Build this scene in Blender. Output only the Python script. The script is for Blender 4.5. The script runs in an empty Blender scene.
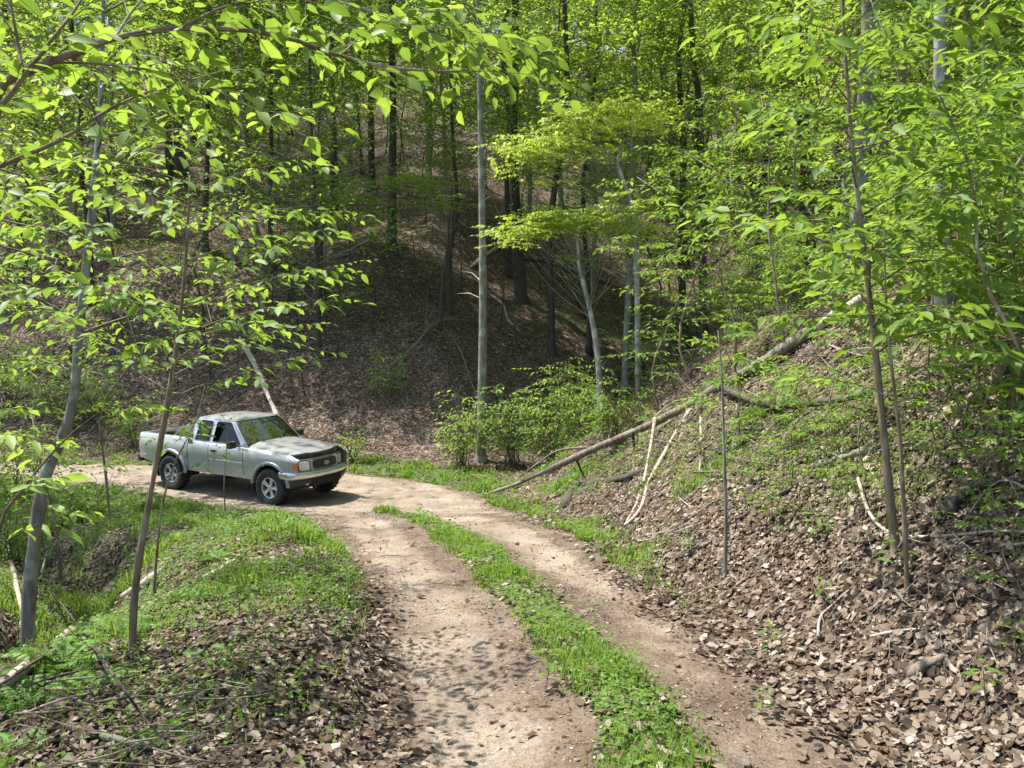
EXPOSURE=1.17
import bpy, bmesh, math, random
import numpy as np
from mathutils import Vector, Matrix
from mathutils.geometry import tessellate_polygon

PI = math.pi
rs = np.random.RandomState(11)
random.seed(5)
scene = bpy.context.scene
C = scene.collection

# ------------------------------------------------------------------ naming
def tag(o, label=None, cat=None, group=None, kind=None):
    if label: o['label'] = label
    if cat: o['category'] = cat
    if group: o['group'] = group
    if kind: o['kind'] = kind
    return o

def empty(name, loc, rz=0.0, parent=None):
    o = bpy.data.objects.new(name, None)
    o.empty_display_size = 0.2
    o.location = loc
    o.rotation_euler = (0, 0, rz)
    C.objects.link(o)
    if parent: o.parent = parent
    return o

def link(name, me, parent=None, loc=None):
    o = bpy.data.objects.new(name, me)
    C.objects.link(o)
    if parent: o.parent = parent
    if loc is not None: o.location = loc
    return o

KIDS = {}
def copy_tree(o, parent=None):
    c = o.copy()
    C.objects.link(c)
    if parent is not None: c.parent = parent
    for ch in KIDS.get(o.name, []) or o.children:
        copy_tree(ch, c)
    return c

# ------------------------------------------------------------------ mesh helpers
def mesh_arrays(name, V, faces, mats, rnd=None, smooth=False, matidx=None):
    """V (n,3); faces: list of int arrays (m,k)"""
    me = bpy.data.meshes.new(name)
    V = np.asarray(V, dtype=np.float32)
    tot, idx = [], []
    for F in faces:
        F = np.asarray(F)
        if len(F) == 0: continue
        tot.append(np.full(len(F), F.shape[1], dtype=np.int32))
        idx.append(F.reshape(-1).astype(np.int32))
    tot = np.concatenate(tot); idx = np.concatenate(idx)
    me.vertices.add(len(V)); me.vertices.foreach_set('co', V.ravel())
    me.loops.add(len(idx)); me.loops.foreach_set('vertex_index', idx)
    st = np.zeros(len(tot), dtype=np.int32); st[1:] = np.cumsum(tot)[:-1]
    me.polygons.add(len(tot)); me.polygons.foreach_set('loop_start', st)
    try: me.polygons.foreach_set('loop_total', tot)
    except Exception: pass
    for m in (mats if isinstance(mats, (list, tuple)) else [mats]):
        me.materials.append(m)
    if matidx is not None: me.polygons.foreach_set('material_index', np.asarray(matidx, dtype=np.int32))
    me.polygons.foreach_set('use_smooth', np.full(len(tot), smooth, dtype=bool))
    if rnd is not None:
        a = me.attributes.new('rnd', 'FLOAT', 'FACE')
        a.data.foreach_set('value', np.asarray(rnd, dtype=np.float32))
    me.update(calc_edges=True)
    me.validate()
    return me

def norm(a):
    a = np.asarray(a, dtype=float)
    return a / np.maximum(np.linalg.norm(a, axis=-1, keepdims=True), 1e-9)

# leaf templates : (t along, s across, z up)
LT_HI = (np.array([[0,0,0],[.28,-.42,.05],[.28,0,-.02],[.28,.42,.05],[.66,-.36,.02],[.66,0,-.05],[.66,.36,.02],[1,0,-.16]]),
         [np.array([[0,2,1],[0,3,2],[4,5,7],[5,6,7]]), np.array([[1,2,5,4],[2,3,6,5]])])
LT_LO = (np.array([[0,0,0],[.45,-.42,.06],[.45,.42,.06],[1,0,-.1],[.45,0,-.03]]),
         [np.array([[0,4,1],[0,2,4],[1,4,3],[4,2,3]])])
LT_Q = (np.array([[0,0,0],[.45,-.42,.05],[.45,.42,.05],[1,0,-.08]]),
         [np.array([[0,2,1],[1,2,3]])])

LT_CURL = (np.array([[0,0,.02],[.22,-.36,.13],[.25,0,-.02],[.2,.4,.06],[.7,-.40,.15],[.66,0,.02],[.62,.44,.03],[1,.06,.16]]),LT_HI[1])
LT_CURL2 = (np.array([[0,0,.0],[.15,-.42,-.06],[.3,0,.06],[.3,.34,-.08],[.55,-.48,-.05],[.6,0,.07],[.8,.36,-.1],[1,-.1,-.06]]),LT_HI[1])
class Leaves:
    def __init__(s): s.P=[]; s.D=[]; s.N=[]; s.L=[]; s.W=[]
    def add(s, P, D, N, L, W):
        s.P.append(np.atleast_2d(P)); s.D.append(np.atleast_2d(D)); s.N.append(np.atleast_2d(N))
        s.L.append(np.atleast_1d(L)); s.W.append(np.atleast_1d(W))
    def mesh(s, name, mat, tpl=LT_LO, smooth=False, jit=0.0):
        P=np.concatenate(s.P); D=norm(np.concatenate(s.D)); N=np.concatenate(s.N)
        L=np.concatenate(s.L); W=np.concatenate(s.W)
        S=norm(np.cross(N, D)); N=norm(np.cross(D, S))
        T, FF = tpl
        n=len(P); k=len(T)
        V = (P[:,None,:] + D[:,None,:]*(T[None,:,0:1]*L[:,None,None])
             + S[:,None,:]*(T[None,:,1:2]*W[:,None,None]) + N[:,None,:]*(T[None,:,2:3]*L[:,None,None]))
        if jit: V=V+np.random.RandomState(7).randn(*V.shape)*(L[:,None,None]*jit)
        off = np.arange(n)*k
        faces=[]; r=[]
        rv = np.random.RandomState(n % 9973).rand(n)
        for F in FF:
            faces.append((off[:,None,None]+F[None]).reshape(-1, F.shape[1]))
            r.append(np.repeat(rv, len(F)))
        return mesh_arrays(name, V.reshape(-1,3), faces, mat, rnd=np.concatenate(r), smooth=smooth)

class Tubes:
    """many tapered tubes in one mesh"""
    def __init__(s): s.V=[]; s.Q=[]; s.n=0; s.T=[]
    def add(s, pts, rad, sides=6, cap=True, jag=0.0, rng=None):
        pts=np.asarray(pts,float); m=len(pts)
        rad=np.broadcast_to(np.asarray(rad,float),(m,)) if np.ndim(rad)==0 else np.asarray(rad,float)
        tan=np.zeros_like(pts); tan[1:-1]=pts[2:]-pts[:-2]; tan[0]=pts[1]-pts[0]; tan[-1]=pts[-1]-pts[-2]
        tan=norm(tan)
        ref=np.array([0.,0,1]) if abs(tan[0][2])<.8 else np.array([0.,1,0])
        A=norm(np.cross(tan,ref)); B=np.cross(tan,A)
        th=np.linspace(0,2*PI,sides,endpoint=False)
        R=rad[:,None]*np.ones((m,sides))
        if jag and rng is not None: R=R*(1+jag*rng.randn(m,sides))
        V=pts[:,None,:]+R[:,:,None]*(np.cos(th)[None,:,None]*A[:,None,:]+np.sin(th)[None,:,None]*B[:,None,:])
        i=np.arange(m-1)[:,None]*sides; j=np.arange(sides)[None]; j2=(j+1)%sides
        Q=np.stack([i+j,i+j2,i+sides+j2,i+sides+j],-1).reshape(-1,4)+s.n
        s.V.append(V.reshape(-1,3)); s.Q.append(Q)
        if cap:
            c=np.array([pts[0],pts[-1]]); s.V.append(c)
            b=s.n+m*sides
            jj=np.arange(sides); jj2=(jj+1)%sides
            s.T.append(np.stack([np.full(sides,b),s.n+jj2,s.n+jj],-1))
            l=s.n+(m-1)*sides
            s.T.append(np.stack([np.full(sides,b+1),l+jj,l+jj2],-1))
            s.n+=m*sides+2
        else: s.n+=m*sides
    def mesh(s,name,mat,smooth=True):
        return mesh_arrays(name,np.concatenate(s.V),[np.concatenate(s.Q)]+([np.concatenate(s.T)] if s.T else []),mat,smooth=smooth)

def smooth_path(pts, n=12):
    """catmull-rom resample"""
    P=np.asarray(pts,float)
    if len(P)<3:
        t=np.linspace(0,1,max(n,2))[:,None]; return P[0]*(1-t)+P[-1]*t
    Q=np.vstack([2*P[0]-P[1],P,2*P[-1]-P[-2]])
    out=[]
    segs=len(P)-1
    for u in np.linspace(0,segs-1e-6,n):
        i=int(u); t=u-i
        p0,p1,p2,p3=Q[i],Q[i+1],Q[i+2],Q[i+3]
        out.append(.5*((2*p1)+(-p0+p2)*t+(2*p0-5*p1+4*p2-p3)*t*t+(-p0+3*p1-3*p2+p3)*t**3))
    return np.array(out)

# ------------------------------------------------------------------ noise
def _hash(ix, iy, seed):
    h=(ix.astype(np.int64)*374761393+iy.astype(np.int64)*668265263+seed*1274126177)&0x7fffffff
    h=((h^(h>>13))*1274126177)&0x7fffffff
    return ((h^(h>>16))&0xffff)/65535.0
def vnoise(x,y,seed=0):
    x=np.asarray(x,float); y=np.asarray(y,float)
    ix=np.floor(x); iy=np.floor(y); fx=x-ix; fy=y-iy
    fx=fx*fx*(3-2*fx); fy=fy*fy*(3-2*fy)
    a=_hash(ix,iy,seed); b=_hash(ix+1,iy,seed); c=_hash(ix,iy+1,seed); d=_hash(ix+1,iy+1,seed)
    return (a*(1-fx)+b*fx)*(1-fy)+(c*(1-fx)+d*fx)*fy-.5
def fbm(x,y,seed=0,o=4):
    r=0;a=1.;f=1.
    for k in range(o):
        r=r+a*vnoise(x*f+k*17.3,y*f-k*9.1,seed+k); a*=.5; f*=2.03
    return r

# ------------------------------------------------------------------ terrain
def polydist(x,y,pts):
    """distance to polyline and side (+ = right of travel)"""
    x=np.asarray(x,float); y=np.asarray(y,float)
    best=np.full(x.shape,1e9); sd=np.zeros(x.shape)
    P=np.asarray(pts,float)
    for (ax,ay),(bx,by) in zip(P[:-1],P[1:]):
        dx,dy=bx-ax,by-ay; L2=dx*dx+dy*dy
        t=np.clip(((x-ax)*dx+(y-ay)*dy)/L2,0,1)
        ex=x-ax-t*dx; ey=y-ay-t*dy
        d=np.hypot(ex,ey)
        cr=(ex*dy-ey*dx)
        m=d<best-1e-9
        best=np.where(m,d,best); sd=np.where(m,np.sign(cr),sd)
    return best*np.where(sd==0,1,sd)

P_RIGHT=[(2.3,-30),(2.2,-5),(1.85,0),(1.78,2),(1.65,3.4),(1.35,5.2),(1.08,6.5),(.8,10),(.2,14),(-.3,17.3),(.3,19.6),(2,23),(5,30),(8.3,40),(12,60),(16,150)]
P_FAR=[(-130,50),(-60,30),(-30,24.5),(-12,22.6),(-6,22.0),(-1.5,21.6),(.1,22),(1.5,24),(4.4,30.5),(7.7,40.5),(11.5,60),(15.5,150)]
R_LEFT=[(-1.2,-30),(-1.0,-5),(-.75,0),(-.7,3.4),(-1.05,5.5),(-1.6,7.5),(-2.4,9.5),(-3.3,12),(-4.6,14.3),(-7.2,16.4),(-9.5,17.9),(-14,18.9),(-20,19.5),(-60,25)]
R_OUT=[(2.0,-30),(1.9,-5),(1.6,0),(1.5,2),(1.42,3.4),(1.15,5.2),(.9,6.5),(.6,10),(.0,14),(-.6,16.5),(-1.7,18.2),(-3.8,19.2),(-6.8,20.2),(-9.5,20.4),(-14,20.6),(-30,22.3),(-60,27)]
STRIP=[(.62,-5),(.62,1),(.63,3.0),(.60,3.6),(.47,4.2),(.16,5.5),(-.12,6.6),(-.55,8.3),(-1.0,10),(-1.6,12),(-2.5,13.9)]
DITCH=[(-9,13),(-5.6,10),(-4.6,8.2),(-3.9,6.8),(-3.7,5.2),(-4.2,3.5)]
EY=4.1
_zy=np.array([-40,-10,0,3.4,5.5,8,10,12,14,15.8,20,60,150]); _ze=np.array([-1.0,-1.5,-1.72,-1.95,-2.14,-2.5,-2.87,-3.27,-3.72,-4.08,-4.1,-4.1,-4.1])+EY
def softplus(d,k):
    return k*np.log1p(np.exp(np.clip(d/k,-30,30)))
def H0(x,y):
    zb=np.interp(y,_zy,_ze); 
    zb=(zb*2+np.interp(y-.7,_zy,_ze)+np.interp(y+.7,_zy,_ze))/4
    dR=polydist(x,y,P_RIGHT); dF=-polydist(x,y,P_FAR); dF=np.where(y<15,-5,dF)
    dF=np.where((x<-60)&(y>40),np.maximum(dF,y-40),dF)
    dR=np.where((y<17)&(x<0),-5,dR)
    zb=zb+np.where(y>22,.13*(np.minimum(y,34)-22),0)+.50*softplus(y-36,2.5)
    wob=1+.5*fbm(x*.12+3,y*.12,5,3)
    right=softplus(dR-.35,.16)*.70*(1+.17*np.clip((dR-1.5)/2.5,0,1))*(1+.18*fbm(x*.25,y*.25,7,2))+.35*(1-np.exp(-np.maximum(dR-.2,0)/.9))*np.clip((14-y)/4,0,1)
    far=softplus(dF-.3,.35)*.50*wob**.4*(1-.5*np.clip((y-34)/30,0,1))
    z=zb+right+far
    return z,dR,dF
def H(x,y):
    x=np.asarray(x,float); y=np.asarray(y,float)
    z,dR,dF=H0(x,y)
    rl=-polydist(x,y,R_LEFT)      # + = left of road
    rl=np.where(y>24,-3,rl); ro=polydist(x,y,R_OUT)
    left=np.maximum(rl,0)
    z=z-np.where((y<19),1,0)*(.10*np.clip(left-1.2,0,6)-.10*np.exp(-((left-.5)/.4)**2)*(left>0))*np.clip((16-y)/3,0,1)
    dd=np.abs(polydist(x,y,DITCH))
    z=z-.8*np.exp(-(dd/.55)**2)*(1+.6*fbm(x*1.5,y*1.5,3,2))
    # small roughness, less on the road
    road=np.clip(np.minimum(-rl,-ro)/.25,0,1)
    off=1-road
    z=z+off*(.16*fbm(x*.55,y*.55,21,3)+.07*fbm(x*2.3,y*2.3,31,3))+.03*fbm(x*1.1,y*1.1,41,3)*road*np.clip((20-y)/8,0.3,1)
    far=np.clip((np.hypot(x,y)-20)/20,0,1)
    z=z+far*off*(.9*fbm(x*.09,y*.09,51,3)+.25*fbm(x*.4,y*.4,61,3))
    # gullies on the far slope
    z=z-np.clip(dF/4,0,1)*.55*np.abs(fbm(x*.16,y*.05,71,3))*2
    # wheel ruts
    ds=np.abs(polydist(x,y,STRIP)); ds=np.where((y>14.5),2,ds)
    z=z+road*(.022*fbm(x*5,y*5,45,3)+.012*fbm(x*14,y*14,46,2))+.05*np.exp(-(ds/.22)**2)*road
    z=z-.03*np.exp(-((ds-.72)/.25)**2)*road*(y<15)
    return z

# ------------------------------------------------------------------ camera
F_PX=780.0; PITCH=math.radians(5.5)
cp,sp=math.cos(PITCH),math.sin(PITCH)
def ray(u,v):
    r=np.array([(u-512)/F_PX,0,0])+np.array([0,cp,-sp])-(v-384)/F_PX*np.array([0,sp,cp])
    return r/r[1]
CAM=np.array([0,0,EY])
def W(u,v,Y): return CAM+ray(u,v)*Y
def G(u,v,ymin=1.5,ymax=140):
    r=ray(u,v)
    Y=np.concatenate([np.arange(ymin,25,.05),np.arange(25,ymax,.25)])
    p=CAM+r*Y[:,None]
    d=p[:,2]-H(p[:,0],p[:,1])
    k=np.where(d<0)[0]
    if len(k)==0: return CAM+r*60
    k=k[0]; y0=Y[max(k-1,0)]; y1=Y[k]
    return CAM+r*((y0+y1)/2)
def gz(x,y): return float(H(np.array([x]),np.array([y]))[0])
def px(p):
    d=np.asarray(p,float)-CAM
    f=d[1]*cp-d[2]*sp; up=d[1]*sp+d[2]*cp
    return 512+F_PX*d[0]/f, 384-F_PX*up/f, f

# ------------------------------------------------------------------ materials
def mat(name):
    m=bpy.data.materials.new(name); m.use_nodes=True
    nt=m.node_tree; b=nt.nodes.get('Principled BSDF')
    return m,nt,b
def N(nt,t,**k):
    n=nt.nodes.new(t)
    for a,b in k.items():
        if a=='inp':
            for q,w in b.items(): n.inputs[q].default_value=w
        else: setattr(n,a,b)
    return n
def ramp(nt,fac,stops,interp='LINEAR'):
    r=nt.nodes.new('ShaderNodeValToRGB'); cr=r.color_ramp; cr.interpolation=interp
    while len(cr.elements)<len(stops): cr.elements.new(.5)
    for e,(p,c) in zip(cr.elements,stops): e.position=p; e.color=(*c,1)
    nt.links.new(fac,r.inputs[0]); return r.outputs[0]
def simple(name,col,rough=.6,metal=0.,spec=.5,coat=0.,noise=0.,nscale=20,bump=0.):
    m,nt,b=mat(name)
    b.inputs['Base Color'].default_value=(*col,1); b.inputs['Roughness'].default_value=rough
    b.inputs['Metallic'].default_value=metal; b.inputs['Specular IOR Level'].default_value=spec
    b.inputs['Coat Weight'].default_value=coat
    if noise or bump:
        tc=N(nt,'ShaderNodeTexCoord'); n=N(nt,'ShaderNodeTexNoise',inp={'Scale':nscale,'Detail':6.})
        nt.links.new(tc.outputs['Object'],n.inputs['Vector'])
        if noise:
            a=tuple(c*(1-noise) for c in col); d=tuple(min(1,c*(1+noise)) for c in col)
            nt.links.new(ramp(nt,n.outputs[0],[(.35,a),(.65,d)]),b.inputs['Base Color'])
        if bump:
            bp=N(nt,'ShaderNodeBump',inp={'Strength':1.,'Distance':bump}); nt.links.new(n.outputs[0],bp.inputs['Height'])
            nt.links.new(bp.outputs[0],b.inputs['Normal'])
    return m

def leaf_mat(name,c0,c1,c2,trans=.5,rough=.42,tint=1.0):
    """c0..c2: base colours over per-leaf random; translucent part yellower"""
    m,nt,b=mat(name)
    at=N(nt,'ShaderNodeAttribute',attribute_name='rnd'); oi=N(nt,'ShaderNodeObjectInfo')
    mx=N(nt,'ShaderNodeMath',operation='MULTIPLY_ADD',inp={1:.72}); nt.links.new(at.outputs['Fac'],mx.inputs[0])
    ms=N(nt,'ShaderNodeMath',operation='MULTIPLY',inp={1:.28}); nt.links.new(oi.outputs['Random'],ms.inputs[0])
    nt.links.new(ms.outputs[0],mx.inputs[2])
    col=ramp(nt,mx.outputs[0],[(0,c0),(.5,c1),(1,c2)])
    nt.links.new(col,b.inputs['Base Color'])
    b.inputs['Roughness'].default_value=rough; b.inputs['Specular IOR Level'].default_value=.3
    tr=N(nt,'ShaderNodeBsdfTranslucent')
    hs=N(nt,'ShaderNodeMixRGB',blend_type='MULTIPLY',inp={0:1.,2:(1.80*tint,1.50*tint,.95*tint,1)}); nt.links.new(col,hs.inputs[1])
    nt.links.new(hs.outputs[0],tr.inputs['Color'])
    mix=N(nt,'ShaderNodeMixShader',inp={0:trans})
    nt.links.new(b.outputs[0],mix.inputs[1]); nt.links.new(tr.outputs[0],mix.inputs[2])
    nt.links.new(mix.outputs[0],nt.nodes['Material Output'].inputs[0])
    return m

def bark_mat(name,a,b_,scale=1.0,lichen=None):
    m,nt,b=mat(name)
    tc=N(nt,'ShaderNodeTexCoord'); mp=N(nt,'ShaderNodeMapping',inp={'Scale':(14*scale,14*scale,2.2*scale)})
    nt.links.new(tc.outputs['Object'],mp.inputs[0])
    n=N(nt,'ShaderNodeTexNoise',inp={'Scale':1.6,'Detail':8.,'Roughness':.7}); nt.links.new(mp.outputs[0],n.inputs['Vector'])
    col=ramp(nt,n.outputs[0],[(.36,a),(.62,b_)])
    if lichen:
        n2=N(nt,'ShaderNodeTexNoise',inp={'Scale':3.5,'Detail':5.}); nt.links.new(tc.outputs['Object'],n2.inputs['Vector'])
        f=ramp(nt,n2.outputs[0],[(.52,(0,0,0)),(.60,(1,1,1))])
        mm=N(nt,'ShaderNodeMixRGB',inp={2:(*lichen,1)}); nt.links.new(f,mm.inputs[0]); nt.links.new(col,mm.inputs[1]); col=mm.outputs[0]
    nt.links.new(col,b.inputs['Base Color']); b.inputs['Roughness'].default_value=.9; b.inputs['Specular IOR Level'].default_value=.2
    bp=N(nt,'ShaderNodeBump',inp={'Strength':.9,'Distance':.02}); nt.links.new(n.outputs[0],bp.inputs['Height']); nt.links.new(bp.outputs[0],b.inputs['Normal'])
    return m

M={}
M['leaf_near']=leaf_mat('leaf_near',(.085,.17,.028),(.135,.25,.04),(.21,.34,.065),.52,.52)
M['leaf_pale']=leaf_mat('leaf_pale',(.12,.23,.045),(.18,.31,.06),(.25,.39,.09),.5,.5)
M['leaf_mid']=leaf_mat('leaf_mid',(.075,.155,.025),(.13,.245,.038),(.20,.335,.06),.54,.5)
M['leaf_far']=leaf_mat('leaf_far',(.10,.18,.03),(.165,.28,.045),(.26,.38,.075),.58,.6,1.1)
M['leaf_dogwood']=leaf_mat('leaf_dogwood',(.17,.27,.045),(.24,.35,.06),(.32,.43,.10),.5,.5)
M['fern']=leaf_mat('fern_leaf',(.07,.17,.02),(.11,.24,.03),(.16,.3,.04),.45,.5)
M['grass']=leaf_mat('grass_blade',(.09,.18,.025),(.14,.27,.035),(.24,.33,.08),.42,.5)
M['bark_dark']=bark_mat('bark_dark',(.035,.03,.025),(.11,.095,.08))
M['bark_grey']=bark_mat('bark_grey',(.12,.11,.09),(.27,.25,.21),1,(.30,.32,.26))
M['bark_pale']=bark_mat('bark_pale',(.22,.21,.19),(.42,.41,.38),1,(.5,.5,.47))
M['bark_brown']=bark_mat('bark_brown',(.12,.095,.06),(.29,.235,.16),1,(.33,.31,.24))
M['twig']=bark_mat('twig',(.10,.075,.05),(.2,.16,.11))
M['deadwood']=bark_mat('deadwood',(.075,.058,.045),(.26,.21,.165),1,(.20,.20,.15))
M['bleached']=bark_mat('bleached_wood',(.22,.185,.15),(.46,.40,.34))
M['barkless']=bark_mat('barkless_wood',(.42,.37,.30),(.66,.61,.53))
M['litter_leaf']=None
def litter_leaf():
    m,nt,b=mat('litter_leaf')
    at=N(nt,'ShaderNodeAttribute',attribute_name='rnd')
    col=ramp(nt,at.outputs['Fac'],[(0,(.035,.024,.016)),(.3,(.105,.073,.05)),(.6,(.185,.137,.10)),(.82,(.25,.197,.153)),(.95,(.33,.275,.225)),(1,(.43,.375,.31))])
    nt.links.new(col,b.inputs['Base Color']); b.inputs['Roughness'].default_value=.75; b.inputs['Specular IOR Level'].default_value=.25
    tr=N(nt,'ShaderNodeBsdfTranslucent'); nt.links.new(col,tr.inputs['Color'])
    mix=N(nt,'ShaderNodeMixShader',inp={0:.25}); nt.links.new(b.outputs[0],mix.inputs[1]); nt.links.new(tr.outputs[0],mix.inputs[2])
    nt.links.new(mix.outputs[0],nt.nodes['Material Output'].inputs[0])
    return m
M['litter_leaf']=litter_leaf()

def ground_mat():
    m,nt,b=mat('forest_ground'); L=nt.links.new
    geo=N(nt,'ShaderNodeNewGeometry'); pos=geo.outputs['Position']
    # ---- leaf litter
    def vor(scale,off):
        mp=N(nt,'ShaderNodeMapping',inp={'Scale':(scale,scale,scale*.8),'Location':(off,off*2,0)})
        wn=N(nt,'ShaderNodeTexNoise',inp={'Scale':9.,'Detail':3.}); L(pos,wn.inputs['Vector'])
        ad=N(nt,'ShaderNodeMixRGB',blend_type='ADD',inp={0:.09}); L(pos,ad.inputs[1]); L(wn.outputs['Color'],ad.inputs[2])
        L(ad.outputs[0],mp.inputs[0])
        v=N(nt,'ShaderNodeTexVoronoi'); v.inputs['Scale'].default_value=1.; L(mp.outputs[0],v.inputs['Vector']); return v
    v1=vor(13,0); v2=vor(21,3.3)
    stops=[(0,(.025,.017,.012)),(.35,(.075,.051,.036)),(.65,(.14,.1,.073)),(.88,(.215,.165,.128)),(1,(.36,.3,.245))]
    s1=N(nt,'ShaderNodeSeparateColor'); L(v1.outputs['Color'],s1.inputs[0]); s2=N(nt,'ShaderNodeSeparateColor'); L(v2.outputs['Color'],s2.inputs[0])
    c1=ramp(nt,s1.outputs[0],stops); c2=ramp(nt,s2.outputs[0],stops)
    lm=N(nt,'ShaderNodeMixRGB'); 
    cmp_=N(nt,'ShaderNodeMath',operation='GREATER_THAN',inp={1:.5}); L(s2.outputs[1],cmp_.inputs[0])
    L(cmp_.outputs[0],lm.inputs[0]); L(c1,lm.inputs[1]); L(c2,lm.inputs[2])
    big=N(nt,'ShaderNodeTexNoise',inp={'Scale':.55,'Detail':5.,'Roughness':.6}); L(pos,big.inputs['Vector'])
    bigf=ramp(nt,big.outputs[0],[(.35,(.62,.58,.55)),(.65,(1.15,1.12,1.1))])
    litter=N(nt,'ShaderNodeMixRGB',blend_type='MULTIPLY',inp={0:1.}); L(lm.outputs[0],litter.inputs[1]); L(bigf,litter.inputs[2])
    # ---- dirt
    d1=N(nt,'ShaderNodeTexNoise',inp={'Scale':1.3,'Detail':8.,'Roughness':.65}); L(pos,d1.inputs['Vector'])
    d2=N(nt,'ShaderNodeTexNoise',inp={'Scale':38.,'Detail':5.,'Roughness':.7}); L(pos,d2.inputs['Vector'])
    dc=ramp(nt,d1.outputs[0],[(.3,(.165,.126,.096)),(.45,(.26,.205,.158)),(.6,(.35,.285,.222)),(.76,(.45,.385,.31))])
    df=ramp(nt,d2.outputs[0],[(.3,(.62,.6,.58)),(.55,(1,1,1)),(.75,(1.16,1.15,1.12))])
    aw=N(nt,'ShaderNodeAttribute',attribute_name='worn')
    dk=ramp(nt,d1.outputs[0],[(.3,(.085,.06,.043)),(.5,(.17,.125,.092)),(.7,(.25,.195,.15))])
    wn_=N(nt,'ShaderNodeTexNoise',inp={'Scale':3.2,'Detail':7.,'Roughness':.72}); L(pos,wn_.inputs['Vector'])
    wq=N(nt,'ShaderNodeMath',operation='MULTIPLY_ADD',inp={1:1.5}); L(wn_.outputs[0],wq.inputs[0])
    wz=N(nt,'ShaderNodeMath',operation='ADD',inp={1:-.75}); L(aw.outputs['Fac'],wz.inputs[0]); L(wz.outputs[0],wq.inputs[2])
    wf=ramp(nt,wq.outputs[0],[(.25,(0,0,0)),(.62,(1,1,1))])
    dmix=N(nt,'ShaderNodeMixRGB'); L(wf,dmix.inputs[0]); L(dk,dmix.inputs[1]); L(dc,dmix.inputs[2]); dc=dmix.outputs[0]
    dirt=N(nt,'ShaderNodeMixRGB',blend_type='MULTIPLY',inp={0:1.}); L(dc,dirt.inputs[1]); L(df,dirt.inputs[2])
    vp=N(nt,'ShaderNodeTexVoronoi'); vp.inputs['Scale'].default_value=55; L(pos,vp.inputs['Vector'])
    sp_=N(nt,'ShaderNodeSeparateColor'); L(vp.outputs['Color'],sp_.inputs[0])
    peb=N(nt,'ShaderNodeMath',operation='GREATER_THAN',inp={1:.965}); L(sp_.outputs[0],peb.inputs[0])
    pc=ramp(nt,sp_.outputs[1],[(0,(.12,.08,.055)),(.6,(.22,.18,.145)),(1,(.4,.36,.32))])
    dirt2=N(nt,'ShaderNodeMixRGB'); L(peb.outputs[0],dirt2.inputs[0]); L(dirt.outputs[0],dirt2.inputs[1]); L(pc,dirt2.inputs[2])
    # ---- soil (bare, under grass) 
    at=N(nt,'ShaderNodeAttribute',attribute_name='dirt'); ag=N(nt,'ShaderNodeAttribute',attribute_name='green')
    def edge(a,n,amp):
        q=N(nt,'ShaderNodeMath',operation='MULTIPLY_ADD',inp={1:amp}); L(n,q.inputs[0])
        z=N(nt,'ShaderNodeMath',operation='ADD',inp={1:-amp/2}); L(a,z.inputs[0]); L(z.outputs[0],q.inputs[2]); return q.outputs[0]
    en=N(nt,'ShaderNodeTexNoise',inp={'Scale':5.,'Detail':6.,'Roughness':.7}); L(pos,en.inputs['Vector'])
    fd=ramp(nt,edge(at.outputs['Fac'],en.outputs[0],1.1),[(.38,(0,0,0)),(.6,(1,1,1))])
    fg=ramp(nt,edge(ag.outputs['Fac'],en.outputs[0],1.3),[(.42,(0,0,0)),(.7,(1,1,1))])
    moss=N(nt,'ShaderNodeTexNoise',inp={'Scale':30.,'Detail':4.}); L(pos,moss.inputs['Vector'])
    gc=ramp(nt,moss.outputs[0],[(.35,(.05,.045,.02)),(.5,(.06,.10,.02)),(.65,(.10,.17,.03))])
    m1=N(nt,'ShaderNodeMixRGB'); L(fg,m1.inputs[0]); L(litter.outputs[0],m1.inputs[1]); L(gc,m1.inputs[2])
    m2=N(nt,'ShaderNodeMixRGB'); L(fd,m2.inputs[0]); L(m1.outputs[0],m2.inputs[1]); L(dirt2.outputs[0],m2.inputs[2])
    L(m2.outputs[0],b.inputs['Base Color']); b.inputs['Roughness'].default_value=.9; b.inputs['Specular IOR Level'].default_value=.25
    bl=N(nt,'ShaderNodeBump',inp={'Strength':1.,'Distance':.05}); L(v1.outputs['Distance'],bl.inputs['Height'])
    bl2=N(nt,'ShaderNodeBump',inp={'Strength':.8,'Distance':.03}); L(v2.outputs['Distance'],bl2.inputs['Height']); L(bl.outputs[0],bl2.inputs['Normal'])
    bd=N(nt,'ShaderNodeBump',inp={'Strength':1.,'Distance':.03}); L(d2.outputs[0],bd.inputs['Height'])
    bd2=N(nt,'ShaderNodeBump',inp={'Strength':.7,'Distance':.06}); L(en.outputs[0],bd2.inputs['Height']); L(bd.outputs[0],bd2.inputs['Normal'])
    nm=N(nt,'ShaderNodeMixRGB'); L(fd,nm.inputs[0]); L(bl2.outputs[0],nm.inputs[1]); L(bd2.outputs[0],nm.inputs[2])
    L(nm.outputs[0],b.inputs['Normal'])
    return m
M['ground']=ground_mat()
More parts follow.
